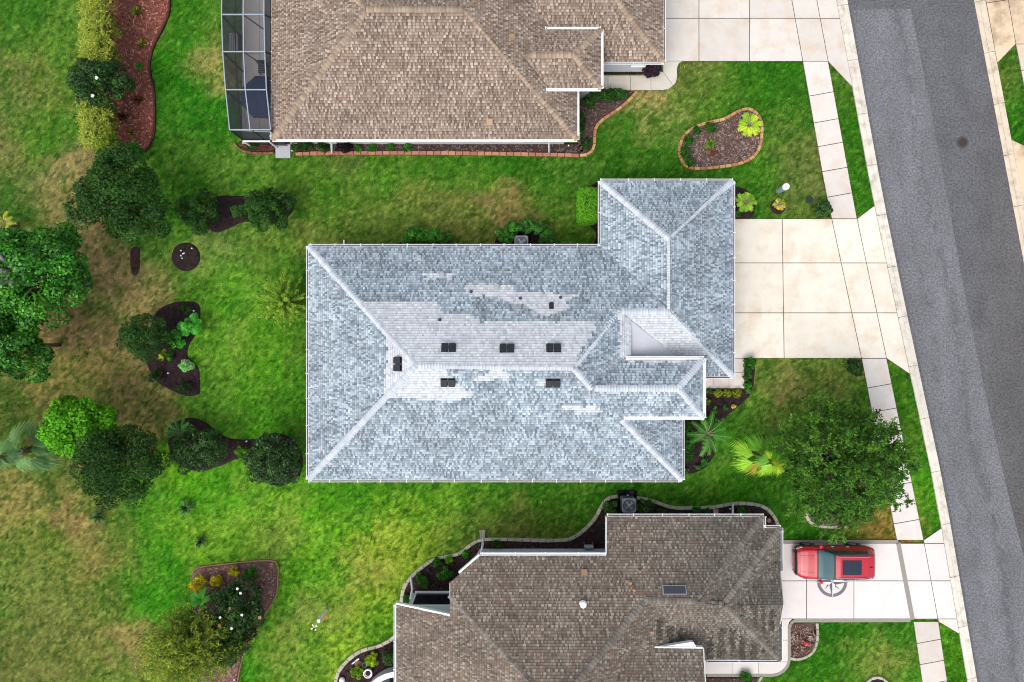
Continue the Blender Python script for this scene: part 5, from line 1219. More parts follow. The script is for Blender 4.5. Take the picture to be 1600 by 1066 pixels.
# big oak in the front lawn, made of limbs and leafy sprays
def oak(px, py, rx, h, label):
    loc, r = place(px, py, rx, h, .6); root = thing('oak_tree', label, 'tree', loc)
    pal = 1.12 * rgbs((52, 92, 34), (40, 74, 32), (64, 106, 40), (80, 122, 50), (32, 60, 30)); PP = []; VV = []; KK = []; o = MB(); o.tube([(0, 0, -.06), (.05, 0, h * .35)], [.2, .15], 8)
    n = 430
    for i in range(n):
        a = 2.399 * i; q = math.sqrt((i + .5) / n); lob = 1 + .10 * math.sin(3 * a + 1) + .09 * math.sin(7 * a) + .05 * math.sin(11 * a + 2) ; R = r * q * lob * rnd.uniform(.74, 1.15); z = h * (.96 - .48 * q ** 2.2) * rnd.uniform(.80, 1.05)
        if rnd.random() < .3: z *= .75
        c = Vector((math.cos(a) * R, math.sin(a) * R, z)); b = Vector((c.x * .35, c.y * .35, h * .4))
        if i % 4 == 0: o.tube([(0, 0, h * .3), b, c.lerp(b, .3), c], [.07, .045, .02, .008], 5)
        out = Vector((c.x, c.y, 0)).normalized() if R > .1 else Vector((1, 0, 0))
        for j in range(5):
            d = (out * rnd.uniform(-.1, 1.2) + Vector((rnd.gauss(0, .8), rnd.gauss(0, .8), rnd.gauss(.25, .4)))).normalized(); ln = rnd.uniform(.25, .6)
            for k in range(13):
                t_ = k / 13; p = c + d * ln * t_ + Vector((rnd.gauss(0, .045), rnd.gauss(0, .045), rnd.gauss(0, .04)))
                PP.append(tuple(p)); s = d * .6 + Vector((rnd.gauss(0, .7), rnd.gauss(0, .7), rnd.gauss(.1, .3))); VV.append(tuple(s)); KK.append(i)
    o.build('trunk', M_bark, root, sm=True); PP = np.array(PP); VV = unit(np.array(VV)); KK = np.array(KK); N = len(PP)
    nr = unit(R_.normal(0, .55, (N, 3)) + np.array([0, 0, 1.0])); V = leaf_quads(PP, nr, VV, .17 * R_.uniform(.7, 1.3, N), .075 * R_.uniform(.7, 1.3, N))
    kk = R_.integers(0, len(pal), n)[KK]; c = (pal[kk] * .5 + pal[R_.integers(0, len(pal), N)] * .5) * (1 + R_.normal(0, .15, (N, 1)))
    quads('crown', V.reshape(-1, 3), M_leaf, root, np.clip(c, .003, .8)); return root
oak(1325, 727, 99, 7.0, 'big airy oak reaching over the sidewalk above the red car')
# narrow leaved hedge with golden tips, seen from above
def gold(px, py, rx, ry, h, label, green=.0, n=40):
    loc, r = place(px, py, rx, h, .8); r2 = r * ry / rx; root = thing('golden_hedge_shrub', label, 'hedge shrub', loc, 'golden hedge shrubs beside the red mulch')
    pal = .72 * rgbs((160, 180, 84), (128, 154, 64), (186, 198, 106), (92, 124, 50), (66, 98, 42)) if not green else rgbs((90, 120, 40), (66, 96, 36), (130, 146, 50))
    p, v, k, u = crown_points(n, (r * .9, r2 * .9, h * .42), (0, 0, h * .5), .30 * r, 60, low=-.3)
    leaves('foliage', p, v, k, pal * .75, .13, .045, root, rand=.5)
    PP = []; VV = []; KK = []
    for i in range(int(n * 1.5)):
        a = rnd.uniform(0, 2 * math.pi); q = math.sqrt(rnd.random()); c = Vector((math.cos(a) * q * r, math.sin(a) * q * r2, h * (1.0 - .25 * q * q)))
        for j in range(7):
            b = rnd.uniform(0, 2 * math.pi); d = Vector((math.cos(b), math.sin(b), rnd.uniform(.1, .8))).normalized()
            for k_ in range(4): PP.append(tuple(c + d * (.06 + .06 * k_))); VV.append(tuple(d)); KK.append(i)
    PP = np.array(PP); VV = unit(np.array(VV)); KK = np.array(KK); N = len(PP); nr = unit(R_.normal(0, .4, (N, 3)) + np.array([0, 0, 1.]))
    V = leaf_quads(PP, nr, VV, np.full(N, .12), np.full(N, .04)); c = (pal[R_.integers(0, 3, N)] if not green else pal[R_.integers(0, 3, N)]) * (1 + R_.normal(0, .15, (N, 1)))
    quads('tip_foliage', V.reshape(-1, 3), M_leaf, root, np.clip(c, .003, .8)); o = MB(); o.tube([(0, 0, -.06), (0, 0, h * .6)], [.05, .03], 6); o.build('stem', M_bark, root)
for i, (x, y, w) in enumerate(((148, -28, 'above the top edge, northmost'), (149, 10, 'at the very top edge'), (150, 42, 'second from the top edge'), (149, 74, 'third from the top, above the dark flowering tree'), (146, 104, 'hidden mostly by the dark flowering tree, upper side'), (146, 160, 'hidden mostly by the dark flowering tree, lower side'), (148, 186, 'just below the dark flowering tree'), (150, 214, 'at the lower end, fully yellow'), (165, 226, 'greener, at the lower end of the row'))):
    gold(x, y, 25 if i < 8 else 18, 22, 2.6, 'golden yellow hedge shrub %s' % w, green=(i == 8))
t = tree(158, 132, 46, 38, 3.8, D2 * .85, 'dark tree with two white blossoms growing in the golden hedge', n=80, per=130, cr=.24, L=.13, W=.08, m=M_gloss, base=.1, tr=.08)
blooms(t, [(151, 122), (145, 150)], 3.9, .08)
tree(213, 239, 16, 14, 2.2, MID * 1.1, 'light green bush at the lower tip of the red mulch bed', n=26, per=60, cr=.34, L=.13, W=.06, **SH)
# strap-leaved plants
def spiky(px, py, r, h, pal, label, n=34, w=.035, name='spiky_plant', cat='plant', group=None):
    loc, R = place(px, py, r, h, .3); root = thing(name, label, cat, loc, group); V = []; C = []
    for i in range(n):
        a = 2.399 * i + rnd.uniform(-.25, .25); L = R * rnd.uniform(.75, 1.15); hh = h * rnd.uniform(.6, 1.1) * (1.4 - i / n); c = pal[rnd.randrange(len(pal))] * rnd.uniform(.8, 1.2)
        d = np.array([math.cos(a), math.sin(a)]); s = np.array([-d[1], d[0]]); prev = None
        for t_ in (0, .35, .7, 1.0):
            x = d * (L * t_ * (i / n * .5 + .5)); z = hh * (1.5 * t_ - 1.1 * t_ * t_) + .02; ww = w * (1 - t_ ** 2) + .003
            cur = [(x[0] - s[0] * ww, x[1] - s[1] * ww, z), (x[0] + s[0] * ww, x[1] + s[1] * ww, z)]
            if prev: V += [prev[0], prev[1], cur[1], cur[0]]; C.append(c)
            prev = cur
    quads('leaves', np.array(V), M_leaf, root, np.clip(np.array(C), .003, .8)); o = MB(); o.tube([(0, 0, -.06), (0, 0, .08)], [.06, .05], 6); o.build('crown_base', M_bark, root); return root
BG = rgbs((60, 98, 66), (44, 78, 54), (84, 122, 84), (34, 60, 44)); RB = rgbs((78, 42, 40), (58, 32, 34), (100, 60, 44), (40, 30, 30)); OLV = rgbs((160, 150, 60), (96, 110, 44), (70, 60, 36)); GR = rgbs((52, 120, 40), (70, 146, 50), (38, 92, 34))
spiky(290, 794, 18, .7, BG, 'blue green spiky plant in the lawn below the curving bed'); spiky(313, 846, 15, .7, BG, 'blue green spiky plant above the pinkish mulch bed'); spiky(153, 808, 16, .7, BG * .8, 'dark spiky plant in the dry grass at the lower left')
for x, y, r, c, w in ((213, 18, 13, OLV, 'olive spiky plant nearest the top of the red bed'), (221, 69, 12, OLV * .9, 'brownish spiky plant second from the top of the red bed'), (217, 104, 9, GR, 'bright green small plant in the red mulch bed'), (216, 156, 12, RB, 'dark maroon spiky plant right of the flowering tree'), (191, 182, 13, RB, 'dark maroon spiky plant below the flowering tree'), (205, 207, 10, OLV, 'olive spiky plant near the lower end of the red bed')):
    spiky(x, y, r, .5, c, w, n=30, w=.04)
spiky(1110, 225, 13, .6, rgbs((86, 120, 54), (66, 100, 44), (120, 140, 80)), 'grassy strap leaved plant in the island bed', n=60, w=.022)
tree(1113, 238, 5, 5, .25, rgbs((150, 84, 60), (120, 66, 50)), 'small rusty red plant below the strap leaved plant in the island bed', n=8, per=30, cr=.45, L=.07, W=.04, cat='plant', name='small_plant', base=.02, tr=.02)
for x, y, w in ((1135, 232, 'middle'), (1136, 226, 'upper')): pass
# palms: fronds with leaflets
def feather_palm(px, py, r, h, pal, label, nf=16, name='feather_palm', stemh=.5, lw=.035, ll=.28, cat='palm', nl=18):
    loc, R = place(px, py, r, h, .7); root = thing(name, label, cat, loc); z0 = h * stemh
    for i in range(nf):
        a = 2.399 * i + rnd.uniform(-.2, .2); L = R * rnd.uniform(.85, 1.12); c0 = pal[rnd.randrange(len(pal))]; V = []; C = []; o = MB(); pts = []
        lift = rnd.uniform(.2, .6)
        for k in range(nl + 1):
            t_ = k / nl; x = L * t_; z = z0 + (h - z0) * (1.6 * lift * 2 * t_ - 1.5 * lift * 2 * t_ ** 2 * .8) ; pts.append((math.cos(a) * x, math.sin(a) * x, z))
        for k in range(2, nl):
            p = np.array(pts[k]); d = np.array([math.cos(a), math.sin(a), 0]); s = np.array([-d[1], d[0], 0]); l = ll * (1 - .55 * (k / nl)) * (min(1, k / 4)) * R / .9
            for sg in (-1, 1):
                e = d * .55 + s * sg * .9; e = e / np.linalg.norm(e); q = p + e * l - np.array([0, 0, l * .25]); n2 = np.cross(e, [0, 0, 1]) * lw
                V += [p - n2 * .6, p + n2 * .6, q + n2 * .2, q - n2 * .2]; C.append(c0 * rnd.uniform(.8, 1.2))
        if i < 60:
            fr = quads('frond', np.array(V), M_leaf, root, np.clip(np.array(C), .003, .8)); o.tube(pts, [.02 * (1 - .8 * k / nl) + .003 for k in range(nl + 1)], 4); o.build('midrib', M_branch, fr)
    o = MB(); o.tube([(0, 0, -.06), (0, 0, z0)], [.12, .10], 8); o.build('trunk', M_bark, root); return root
feather_palm(1108, 679, 33, 2.2, rgbs((60, 130, 50), (46, 106, 44), (84, 150, 66)), 'feathery green palm in the dark bed by the front wall', nf=16, ll=.22, lw=.03)
feather_palm(1165, 316, 16, 1.3, rgbs((110, 160, 44), (90, 140, 40), (140, 180, 60)), 'small yellow green palm beside the garage corner', nf=22, ll=.34, lw=.045, nl=12)
feather_palm(1218, 319, 10, .7, rgbs((150, 156, 50), (110, 130, 44), (180, 160, 70)), 'small yellowing palm in the round mulch ring', nf=14, ll=.36, lw=.045, nl=9)
feather_palm(1172, 194, 19, 1.4, rgbs((150, 190, 50), (120, 168, 44), (176, 204, 60)), 'yellow green broad frond palm at the right end of the island bed', nf=13, ll=.34, lw=.06, nl=10)
feather_palm(279, 676, 24, 1.8, rgbs((60, 150, 50), (44, 118, 44), (84, 176, 70)), 'bright green arching palm like plant at the left tip of the lower bed', nf=13, ll=.2, lw=.045, nl=12)
feather_palm(4, 350, 20, 1.6, rgbs((170, 176, 70), (140, 150, 56)), 'yellowish frond plant at the left edge above the bright tree', nf=13, ll=.25, lw=.04, nl=12)
# fan palms
def fan_palm(px, py, r, h, pal, label, nf=16, seed=1, fan=.95, yel=None, tr=.12, yp=.14):
    loc, R = place(px, py, r, h, .8); root = thing('fan_palm', label, 'palm', loc)
    o = MB(); o.tube([(0, 0, -.06), (0, 0, h * .7)], [tr, tr * .9], 8); o.build('trunk', M_bark, root); fr_ = R * fan * .64
    for i in range(nf):
        no = int(nf * .62); outer = i < no; a = (2 * math.pi * i / no if outer else 2 * math.pi * (i - no) / (nf - no) + .4) + rnd.uniform(-.3, .3); q = 1.0 if outer else .35; rr = max(R - fr_ * .95, .1) * (1 if outer else .3) * rnd.uniform(.4, 1.15); lk = rnd.uniform(.72, 1.1) * rnd.uniform(.85, 1.12); z = h * (1.02 - .38 * q * q) * rnd.uniform(.93, 1.07)
        c = np.array([math.cos(a) * rr, math.sin(a) * rr, z]); out = np.array([math.cos(a), math.sin(a), 0]); o = MB(); o.tube([(0, 0, h * .66), (c[0] * .6, c[1] * .6, (z + h * .7) / 2 + .15), tuple(c)], [.025, .018, .012], 4)
        ns = 19; V = []; C = []; c0 = pal[rnd.randrange(len(pal))] if not (yel is not None and rnd.random() < yp) else np.array(yel)
        tilt = -.25 - .4 * q; roll = rnd.uniform(-.35, .35)
        for k in range(ns):
            b = math.radians(-48 + 96 * k / (ns - 1)); d = np.array([math.cos(a + b), math.sin(a + b), 0]); side = np.array([-d[1], d[0], 0]); L = fr_ * (1 - .28 * abs(b) / math.radians(48)) * rnd.uniform(.82, 1.06) * (1 if outer else .7) * lk
            dz = tilt * math.cos(b) + roll * math.sin(b)
            w = L * math.radians(96 / ns) * .5 * .62; m_ = c + (d + [0, 0, dz * .6]) * L * .6 + [0, 0, .02 * (k % 2)]; t_ = c + (d + [0, 0, dz - .18]) * L
            V += [c, m_ + side * w, t_, m_ - side * w]; C.append(c0 * rnd.uniform(.6, 1.3))
        fq = quads('frond', np.array(V), M_gloss, root, np.clip(np.array(C), .003, .8)); o.build('petiole', mat('petiole', alb(120, 140, 60), .6), fq)
    return root
fan_palm(1199, 719, 52, 3.6, rgbs((120, 168, 44), (90, 146, 40), (150, 186, 60), (84, 140, 40)), 'yellow green fan palm left of the big oak', nf=20, yel=alb(190, 180, 60))
fan_palm(22, 708, 56, 4.2, rgbs((86, 126, 84), (66, 104, 70), (110, 148, 104), (48, 80, 54)), 'grey green fan palm with dead fronds at the left edge', nf=26, fan=1.1, yel=alb(190, 160, 100), tr=.2, yp=.08)
# banana plant: big paddle leaves
loc, R = place(312, 940, 20, 2.2, .8); bn = thing('banana_plant', 'banana plant with six broad bright green leaves in the pinkish mulch bed', 'banana plant', loc)
o = MB(); o.tube([(0, 0, -.06), (0, 0, 1.5)], [.09, .06], 8); o.build('stem', mat('banana_stem', alb(120, 130, 70), .6), bn)
for i, ang in enumerate((20, 75, 135, 165, 205, 300)):
    a = math.radians(ang); d = np.array([math.cos(a), math.sin(a), 0]); s = np.array([-d[1], d[0], 0]); L = R * (1.05 if i != 5 else 1.0); V = []; prev = None
    for k in range(9):
        t_ = k / 8; w = .16 * math.sin(math.pi * min(t_ * .92 + .08, 1)) ** .6; p = d * L * t_ + np.array([0, 0, 1.6 + .8 * t_ - 1.1 * t_ * t_]); cur = [p - s * w + [0, 0, .05], p, p + s * w + [0, 0, .05]]
        if prev: V += [prev[0], prev[1], cur[1], cur[0], prev[1], prev[2], cur[2], cur[1]]
        prev = cur
    quads('leaf', np.array(V), M_gloss, bn, np.tile(1.5 * alb(80, 170, 50) * rnd.uniform(.8, 1.1), (len(V) // 4, 1)))
# clipped box hedge beside the middle house
loc, R = place(919, 320, 15, 1.5, .8); hg = thing('box_hedge', 'bright green clipped box hedge in the corner beside the garage wing', 'hedge', loc)
n = 9000; a = R_.uniform(0, 2 * math.pi, n); rx, ry, hh = 16 * .036, 27.5 * .036, 1.45
u = R_.uniform(-1, 1, (n, 3)); kf = R_.integers(0, 5, n)
for f, (ax_, sg) in enumerate(((0, 1), (0, -1), (1, 1), (1, -1), (2, 1))):
    m_ = (kf == f) if f < 4 else (kf == f) | (R_.random(n) < .45); u[m_, ax_] = sg * R_.uniform(.93, 1.02, m_.sum())
e = 5.0; nn = (np.abs(u) ** e).sum(1, keepdims=True) ** (1 / e); u2 = u / np.maximum(nn, .9); p = u2 * np.array([rx, ry, hh / 2]) + np.array([0, 0, hh / 2]) + R_.normal(0, .02, (n, 3)); v = unit(np.sign(u) * np.abs(u) ** 6)
leaves('foliage', p, v, np.zeros(n, int), rgbs((100, 170, 44), (80, 146, 38), (120, 186, 60), (60, 122, 34)) * .72, .09, .06, hg, jit=.2); o = MB(); o.box((0, 0, .65), (rx * 1.5, ry * 1.6, 1.2)); o.build('branch_core', mat('twig_core', alb(60, 70, 36), .95), hg)
# small white flowers and stones in the beds
for x, y, w in ((300, 391, 0), (284, 399, 0), (287, 403, 0), (305, 486, 0)): pass
# grey boulder/trunk seen through the left trees
o = MB(); o.ball((0, 0, 0), .45, 8, sz=.7); q = o.build('boulder', mat('grey_rock', alb(150, 144, 150), .9, nscale=4, namp=.25, bump=.8, bscale=8), None, sm=True); q.location = P(6, 424, 3.2); q.location.z = 3.0
tag(q, 'pale grey dead crown stub showing between the two left edge trees', 'tree stump')
bpy.data.objects.remove(q)
st = thing('bare_tree', 'pale grey bare trunk showing between the two left edge trees', 'tree', Vector((P(7, 426, 6.4).x, P(7, 426, 6.4).y, 0)))
o = MB(); o.tube([(0, 0, -.06), (0, 0, 3.5), (-.1, 0, 6.6)], [.3, .28, .2], 10)
for a in (.3, 1.6, 2.8, 4.4, 5.4): o.tube([(0, 0, 5.0), (.4 * math.cos(a), .4 * math.sin(a), 6.2), (.8 * math.cos(a), .8 * math.sin(a), 6.7)], [.18, .14, .08], 7)
o.build('trunk', mat('grey_bark', alb(150, 142, 148), .9, nscale=6, namp=.3), st, sm=True)

# ------------------------------------------------------------------ grass blades
def grass(N):
    x = R_.uniform(-32.5, 32.5, N); y = R_.uniform(-21.8, 21.8, N); px = 800 + x * FPX / H; py = 533 - y * FPX / H
    k = np.ones(N, bool)
    for p in EXCL: k &= ~inside(p, px, py)
    x, y, px, py = x[k], y[k], px[k], py[k]; n = len(x); c = lawn_rgb(px, py)
    grn = np.clip((c[:, 1] - c[:, 0]) / (c[:, 1] + 1e-3), 0, 1); keep = R_.random(n) < (.45 + .9 * grn); x, y, px, py, c = x[keep], y[keep], px[keep], py[keep], c[keep]; n = len(x)
    tuft = .6 * vnoise(px / 3.2, py / 3.2, 301) + .4 * vnoise(px / 1.5, py / 1.5, 302); hgt = R_.uniform(.045, .10, n) * (.6 + .8 * tuft); a = R_.uniform(0, 2 * math.pi, n); w = R_.uniform(.012, .03, n); ln = R_.uniform(.03, .11, n); b = a + R_.normal(0, .5, n)
    B = np.column_stack([x, y, np.full(n, -.065)]); s = np.column_stack([np.cos(a), np.sin(a), np.zeros(n)]) * w[:, None]; t = B + np.column_stack([-np.sin(b) * ln, np.cos(b) * ln, hgt])
    V = np.stack([B - s, B + s, t], 1); cc2 = c * (1 + R_.normal(0, .30, (n, 1))) * (.45 + 1.1 * tuft[:, None]); yl = R_.random(n) < .05; cc2[yl] *= np.array([1.5, 1.25, 1.2])
    return quads('grass', V.reshape(-1, 3), M_grass, None, np.clip(cc2 * 1.5, .003, .8), kind='stuff', k=3)
g_ = grass(620000)
# ------------------------------------------------------------------ air conditioners
def ac_unit(px, py, w, label, col, z=.85):
    p = P(px, py, z); root = thing('air_conditioner', label, 'air conditioner', (p.x, p.y, 0)); o = MB()
    o.box((.02, .1, .03), (w + .3, w + .34, .18)); o.build('pad', M_concw, root); o = MB(); e = w / 2
    pts = [(e - .08, -e), (e, -e + .08), (e, e - .08), (e - .08, e), (-e + .08, e), (-e, e - .08), (-e, -e + .08), (-e + .08, -e)]
    o.prism(pts, .12, z); body = o.build('body', mat('ac_%d' % col[0], alb(*col), .5, spec=.4), root)
    g = MB()
    for s in (-1, 1):
        for k in range(9): g.box((s * (e + .004), -e + .14 + k * (2 * e - .28) / 8, .45), (.012, .02, .6)); g.box((-e + .14 + k * (2 * e - .28) / 8, s * (e + .004), .45), (.02, .012, .6))
    g.build('side_grille', M_black, body)
    o = MB(); o.lathe((0, 0, z - .02), [(e * .84, 0), (e * .84, .035), (e * .74, .035), (e * .74, .023)], 28); o.build('fan_ring', M_black, root)
    g = MB()
    for k in range(28):
        a = 2 * math.pi * k / 28; c, s = math.cos(a), math.sin(a); g.tube([(c * e * .18, s * e * .18, z + .03), (c * e * .78, s * e * .78, z + .02)], .006, 4)
    for r in (.35, .55, .7):
        g.tube([(math.cos(2 * math.pi * k / 24) * e * r, math.sin(2 * math.pi * k / 24) * e * r, z + .028) for k in range(25)], .006, 4)
    g.build('fan_guard', M_galv, root); o = MB(); o.lathe((0, 0, z + .005), [(e * .24, 0), (e * .24, .03), (e * .1, .05)], 16); o.build('fan_hub', M_galv, root)
    for k in range(4):
        a = math.pi / 2 * k + .3; o = MB(); q = [(math.cos(a + t) * e * r, math.sin(a + t) * e * r, z + .003 + dz) for t, r, dz in ((0, .2, .01), (.1, .7, .014), (.75, .68, .004), (.5, .2, 0))]; o.add(q, [(0, 1, 2, 3)]); o.build('fan_blade', M_galv, root)
    return root
ac_unit(814.5, 379, .78, 'grey air conditioner half under the north eave of the middle house', (170, 174, 182))
ac_unit(983, 790, .80, 'grey air conditioner on a pad by the north eave of the brown roofed house', (150, 152, 166))
# ------------------------------------------------------------------ garden things
o = MB(); o.box((0, 0, .0), (.30, .30, .10)); q = o.build('stepping_stone', mat('pale_stone', alb(208, 190, 170), .9, nscale=20, namp=.1)); q.location = P(1118, 800, 0); tag(q, 'square pale stepping stone in the long dark bed', 'stepping stone')
o = MB(); o.lathe((0, 0, -.05), [(.12, 0), (.13, .1), (.10, .14)], 12); q = o.build('round_stone', mat('pink_stone', alb(176, 140, 124), .9, nscale=15, namp=.2)); q.location = P(1201, 813, 0); tag(q, 'round pinkish stone in the bed by the stepped roof corner', 'stone')
# splash block at downspout foot
o = MB(); o.prism([(-.14, -.25), (.14, -.25), (.18, .28), (-.18, .28)], -.06, .06); o.box((-.12, .02, .08), (.04, .5, .06)); o.box((.12, .02, .08), (.04, .5, .06)); q = o.build('splash_block', mat('block_grey', alb(168, 160, 150), .9, nscale=15, namp=.15)); q.location = P(754, 835, 0); tag(q, 'grey concrete splash block at the foot of a downspout on the lawn', 'splash block')
# utility pedestal
rt = thing('utility_pedestal', 'white capped grey cylinder pedestal standing in the front lawn', 'utility pedestal', P(1217, 298, 0))
o = MB(); o.lathe((0, 0, -.06), [(.17, 0), (.17, 1.0)], 24); o.build('body', mat('pedestal_grey', alb(150, 178, 172), .6), rt, sm=False); o = MB(); o.lathe((0, 0, .92), [(.19, 0), (.19, .14), (.17, .2), (.10, .23)], 24); o.build('cap', M_white, rt)
o = MB(); o.lathe((0, 0, -.06), [(.2, 0), (.2, .09), (.18, .1)], 20); q = o.build('valve_box', mat('valve_green', alb(44, 56, 50), .7)); q.location = P(1264.5, 312.5, 0); tag(q, 'dark round irrigation valve box lid in the front lawn', 'valve box')
# white garden post with a small whirligig
rt = thing('garden_post', 'slim white garden post with a whirligig head standing in the lawn', 'garden post', P(509.5, 953.5, 0))
o = MB(); o.box((0, 0, .72), (.13, .13, 1.56)); o.box((0, 0, 1.52), (.17, .17, .05)); o.build('post', M_white, rt)
o = MB(); o.tube([(0, 0, 1.5), (-.1, -.14, 2.05)], .015, 5); hd = o.build('rod', M_white, rt)
o = MB()
for a in range(4): w_ = math.pi / 2 * a + .5; o.add([(-.1 , -.14, 2.06), (-.1 + .2 * math.cos(w_ - .25), -.14 + .2 * math.sin(w_ - .25), 2.08), (-.1 + .2 * math.cos(w_ + .25), -.14 + .2 * math.sin(w_ + .25), 2.04)], [(0, 1, 2)])
o.build('vane', mat('cream', (.7, .66, .45), .5), hd); o = MB(); o.ball((-.1, -.22, 2.05), .055, 8); o.build('hub', M_black, hd)
o = MB()
for a in range(6): w_ = math.pi / 3 * a; o.add([(0, 0, .2), (.11 * math.cos(w_ - .4), .11 * math.sin(w_ - .4), .22), (.13 * math.cos(w_), .13 * math.sin(w_), .2), (.11 * math.cos(w_ + .4), .11 * math.sin(w_ + .4), .22)], [(0, 1, 2, 3)])
q = o.build('orange_flower', mat('orange_petal', alb(214, 110, 70), .7)); q.location = P(508.5, 965.5, .2) - Vector((0, 0, .2)); o = MB(); o.tube([(0, 0, -.06), (0, 0, .2)], .01, 5); o.build('stalk', M_branch, q); tag(q, 'single orange flower beside the white garden post', 'flower')
# red garden ornament in mulch square: a small watering jug
rt = thing('garden_jug', 'small pinkish red jug lying in the square mulch bed', 'garden jug', P(1258, 1004, 0))
o = MB(); o.lathe((0, 0, .02), [(.08, 0), (.14, .05), (.15, .16), (.10, .24), (.07, .26)], 16); o.build('body', mat('red_glaze', alb(206, 70, 84), .35, spec=.5), rt, sm=True); o = MB(); o.tube([(-.08, .08, .2), (-.2, .18, .28), (-.26, .25, .26)], [.04, .035, .05], 8); o.build('spout', mat('red_glaze'), rt); o = MB(); o.tube([(.1, -.06, .22), (.2, -.12, .2), (.16, -.1, .08)], .015, 6); o.build('handle', mat('red_glaze'), rt)
# pots and curved wall
def pot(px, py, r, h, label, mcol, tilt=None, rim=True):
    rt = thing('plant_pot', label, 'plant pot', P(px, py, 0)); o = MB(); o.lathe((0, 0, 0), [(r * .65, 0), (r, h), (r, h + .04), (r * .84, h + .04), (r * .80, h - .05)], 22); o.build('pot', mcol, rt); o = MB(); o.lathe((0, 0, 0), [(r * .8, h - .06), (r * .4, h - .04)], 16); o.build('soil', M_mulch, rt); return rt
pot(577, 1047.5, .26, .4, 'white rimmed round pot with dark inside beside the curved wall', M_white); pot(571, 1036, .15, .25, 'small teal grey pot left of the yellow green bush', mat('teal_pot', alb(96, 122, 124), .5))
o = MB(); o.ball((0, 0, .14), .17, 10); q = o.build('white_globe', M_white, None, sm=True); q.location = P(535.5, 1061, 0); tag(q, 'white glass garden globe at the left tip of the potted bed', 'garden globe')
o = MB(); o.ball((0, 0, .05), .22, 7, sz=.5); q = o.build('tan_rock', mat('tan_rock', alb(160, 120, 92), .9, nscale=9, namp=.3, bump=.6, bscale=10)); q.location = P(560, 1037, 0); q.rotation_euler = (0, 0, .5); tag(q, 'tan brown rock inside the pale edging near the small pots', 'rock')
for x, y, l in ((558.5, 1030.5, 'upper'), (553, 1035, 'lower')):
    o = MB(); o.bevbox((0, 0, 0), (.24, .07, .08), .01, .6); q = o.build('white_marker', M_white); q.location = P(x, y, 0); tag(q, '%s white marker strip next to the tan rock' % l, 'marker')
for x, y, l in ((669, 891, 'lower'), (677, 884, 'upper')):
    o = MB(); o.lathe((0, 0, 0), [(.10, 0), (.12, .2), (.10, .2), (.09, .1)], 14); q = o.build('black_pot', M_black); q.location = P(x, y, 0); tag(q, '%s small black nursery pot in the bed beside the sun room' % l, 'plant pot')
c = P(622, 1108, .8); wl_ = thing('garden_wall', 'curved white capped wall of the patio at the bottom edge', 'wall', (c.x, c.y, 0))
def arcwall(r0, r1, z0, z1, m, nm, a0=78, a1=190):
    o = MB(); n = 26
    for k in range(n):
        a, b = math.radians(a0 + (a1 - a0) * k / n), math.radians(a0 + (a1 - a0) * (k + 1) / n)
        o.prism([(r0 * math.cos(a), r0 * math.sin(a)), (r1 * math.cos(a), r1 * math.sin(a)), (r1 * math.cos(b), r1 * math.sin(b)), (r0 * math.cos(b), r0 * math.sin(b))], z0, z1)
    o.build(nm, m, wl_)
arcwall(1.88, 2.08, -.06, .78, M_wallA, 'wall'); arcwall(1.83, 2.13, .78, .84, M_white, 'coping')
o = MB(); o.lathe((0, 0, -.06), [(1.88, .0), (1.88, .05)], 30); o.build('patio', mat('patio_grey', alb(150, 146, 140), .9, nscale=3, namp=.1), wl_)
rt = thing('patio_chair', 'dark patio chair inside the curved white wall', 'chair', P(606, 1062, 0)); o = MB(); o.box((0, 0, .42), (.5, .5, .06)); o.build('seat', M_black, rt); o = MB(); o.box((.24, 0, .7), (.05, .5, .5)); o.build('backrest', M_black, rt)
for sx in (-.22, .22):
    for sy in (-.22, .22): o = MB(); o.box((sx, sy, .2), (.04, .04, .42)); o.build('leg', M_black, rt)
# satellite / hose reel by the north wall of the brown house
rt = thing('hose_reel', 'grey hose reel standing by the north wall of the brown roofed house', 'hose reel', P(919, 852, 0)); o = MB(); o.tube([(-.25, 0, .35), (.25, 0, .35)], .14, 12); o.build('drum', M_galv, rt); o = MB()
for s in (-.25, .25): o.tube([(s, -.2, 0), (s, 0, .38), (s, .2, 0)], .018, 5)
o.build('stand', M_galv, rt)
# little solar lights / white dots in the beds
k_ = 0
for x, y, w in ((302, 389, 'round mulch circle'), (305, 486, 'top of the mixed bed'), (387, 689, 'neck of the curving lower bed'), (265, 583, 'lower part of the mixed bed'), (1139, 794, 'edging by the white downspout'), (980, 773, 'lawn above the grey air conditioner'), (1274, 800, 'crescent bed under the oak'), (823, 364, 'ring around the air conditioner by the north wall'), (888, 229, 'brick edged strip bed'), (458, 237, 'end of the strip bed by the step pad'), (368, 1060, 'lower tip of the pinkish mulch bed')):
    o = MB(); o.lathe((0, 0, -.05), [(.015, 0), (.015, .22), (.045, .23), (.045, .26), (.02, .28)], 10); q = o.build('path_light', M_white); q.location = P(x, y, 0); tag(q, 'tiny white path light in the ' + w if 'lawn' not in w else 'tiny white path light in the lawn above the grey air conditioner', 'path light', 'small white path lights')
for i, (x, y) in enumerate(((284, 392), (287, 397), (284, 400), (289, 396), (286, 404))):
    o = MB(); o.ball((0, 0, .1), .045, 6); q = o.build('white_flower', mat('petal_w', (.7, .72, .75), .6)); q.location = P(x, y, 0); o = MB(); o.tube([(0, 0, -.05), (0, 0, .08)], .01, 4); o.build('stalk', M_branch, q); tag(q, ('northmost', 'rightmost upper', 'middle left', 'rightmost lower', 'southmost')[i] + ' white flower of the cluster in the round mulch circle', 'flower', 'white flowers in the round mulch circle')
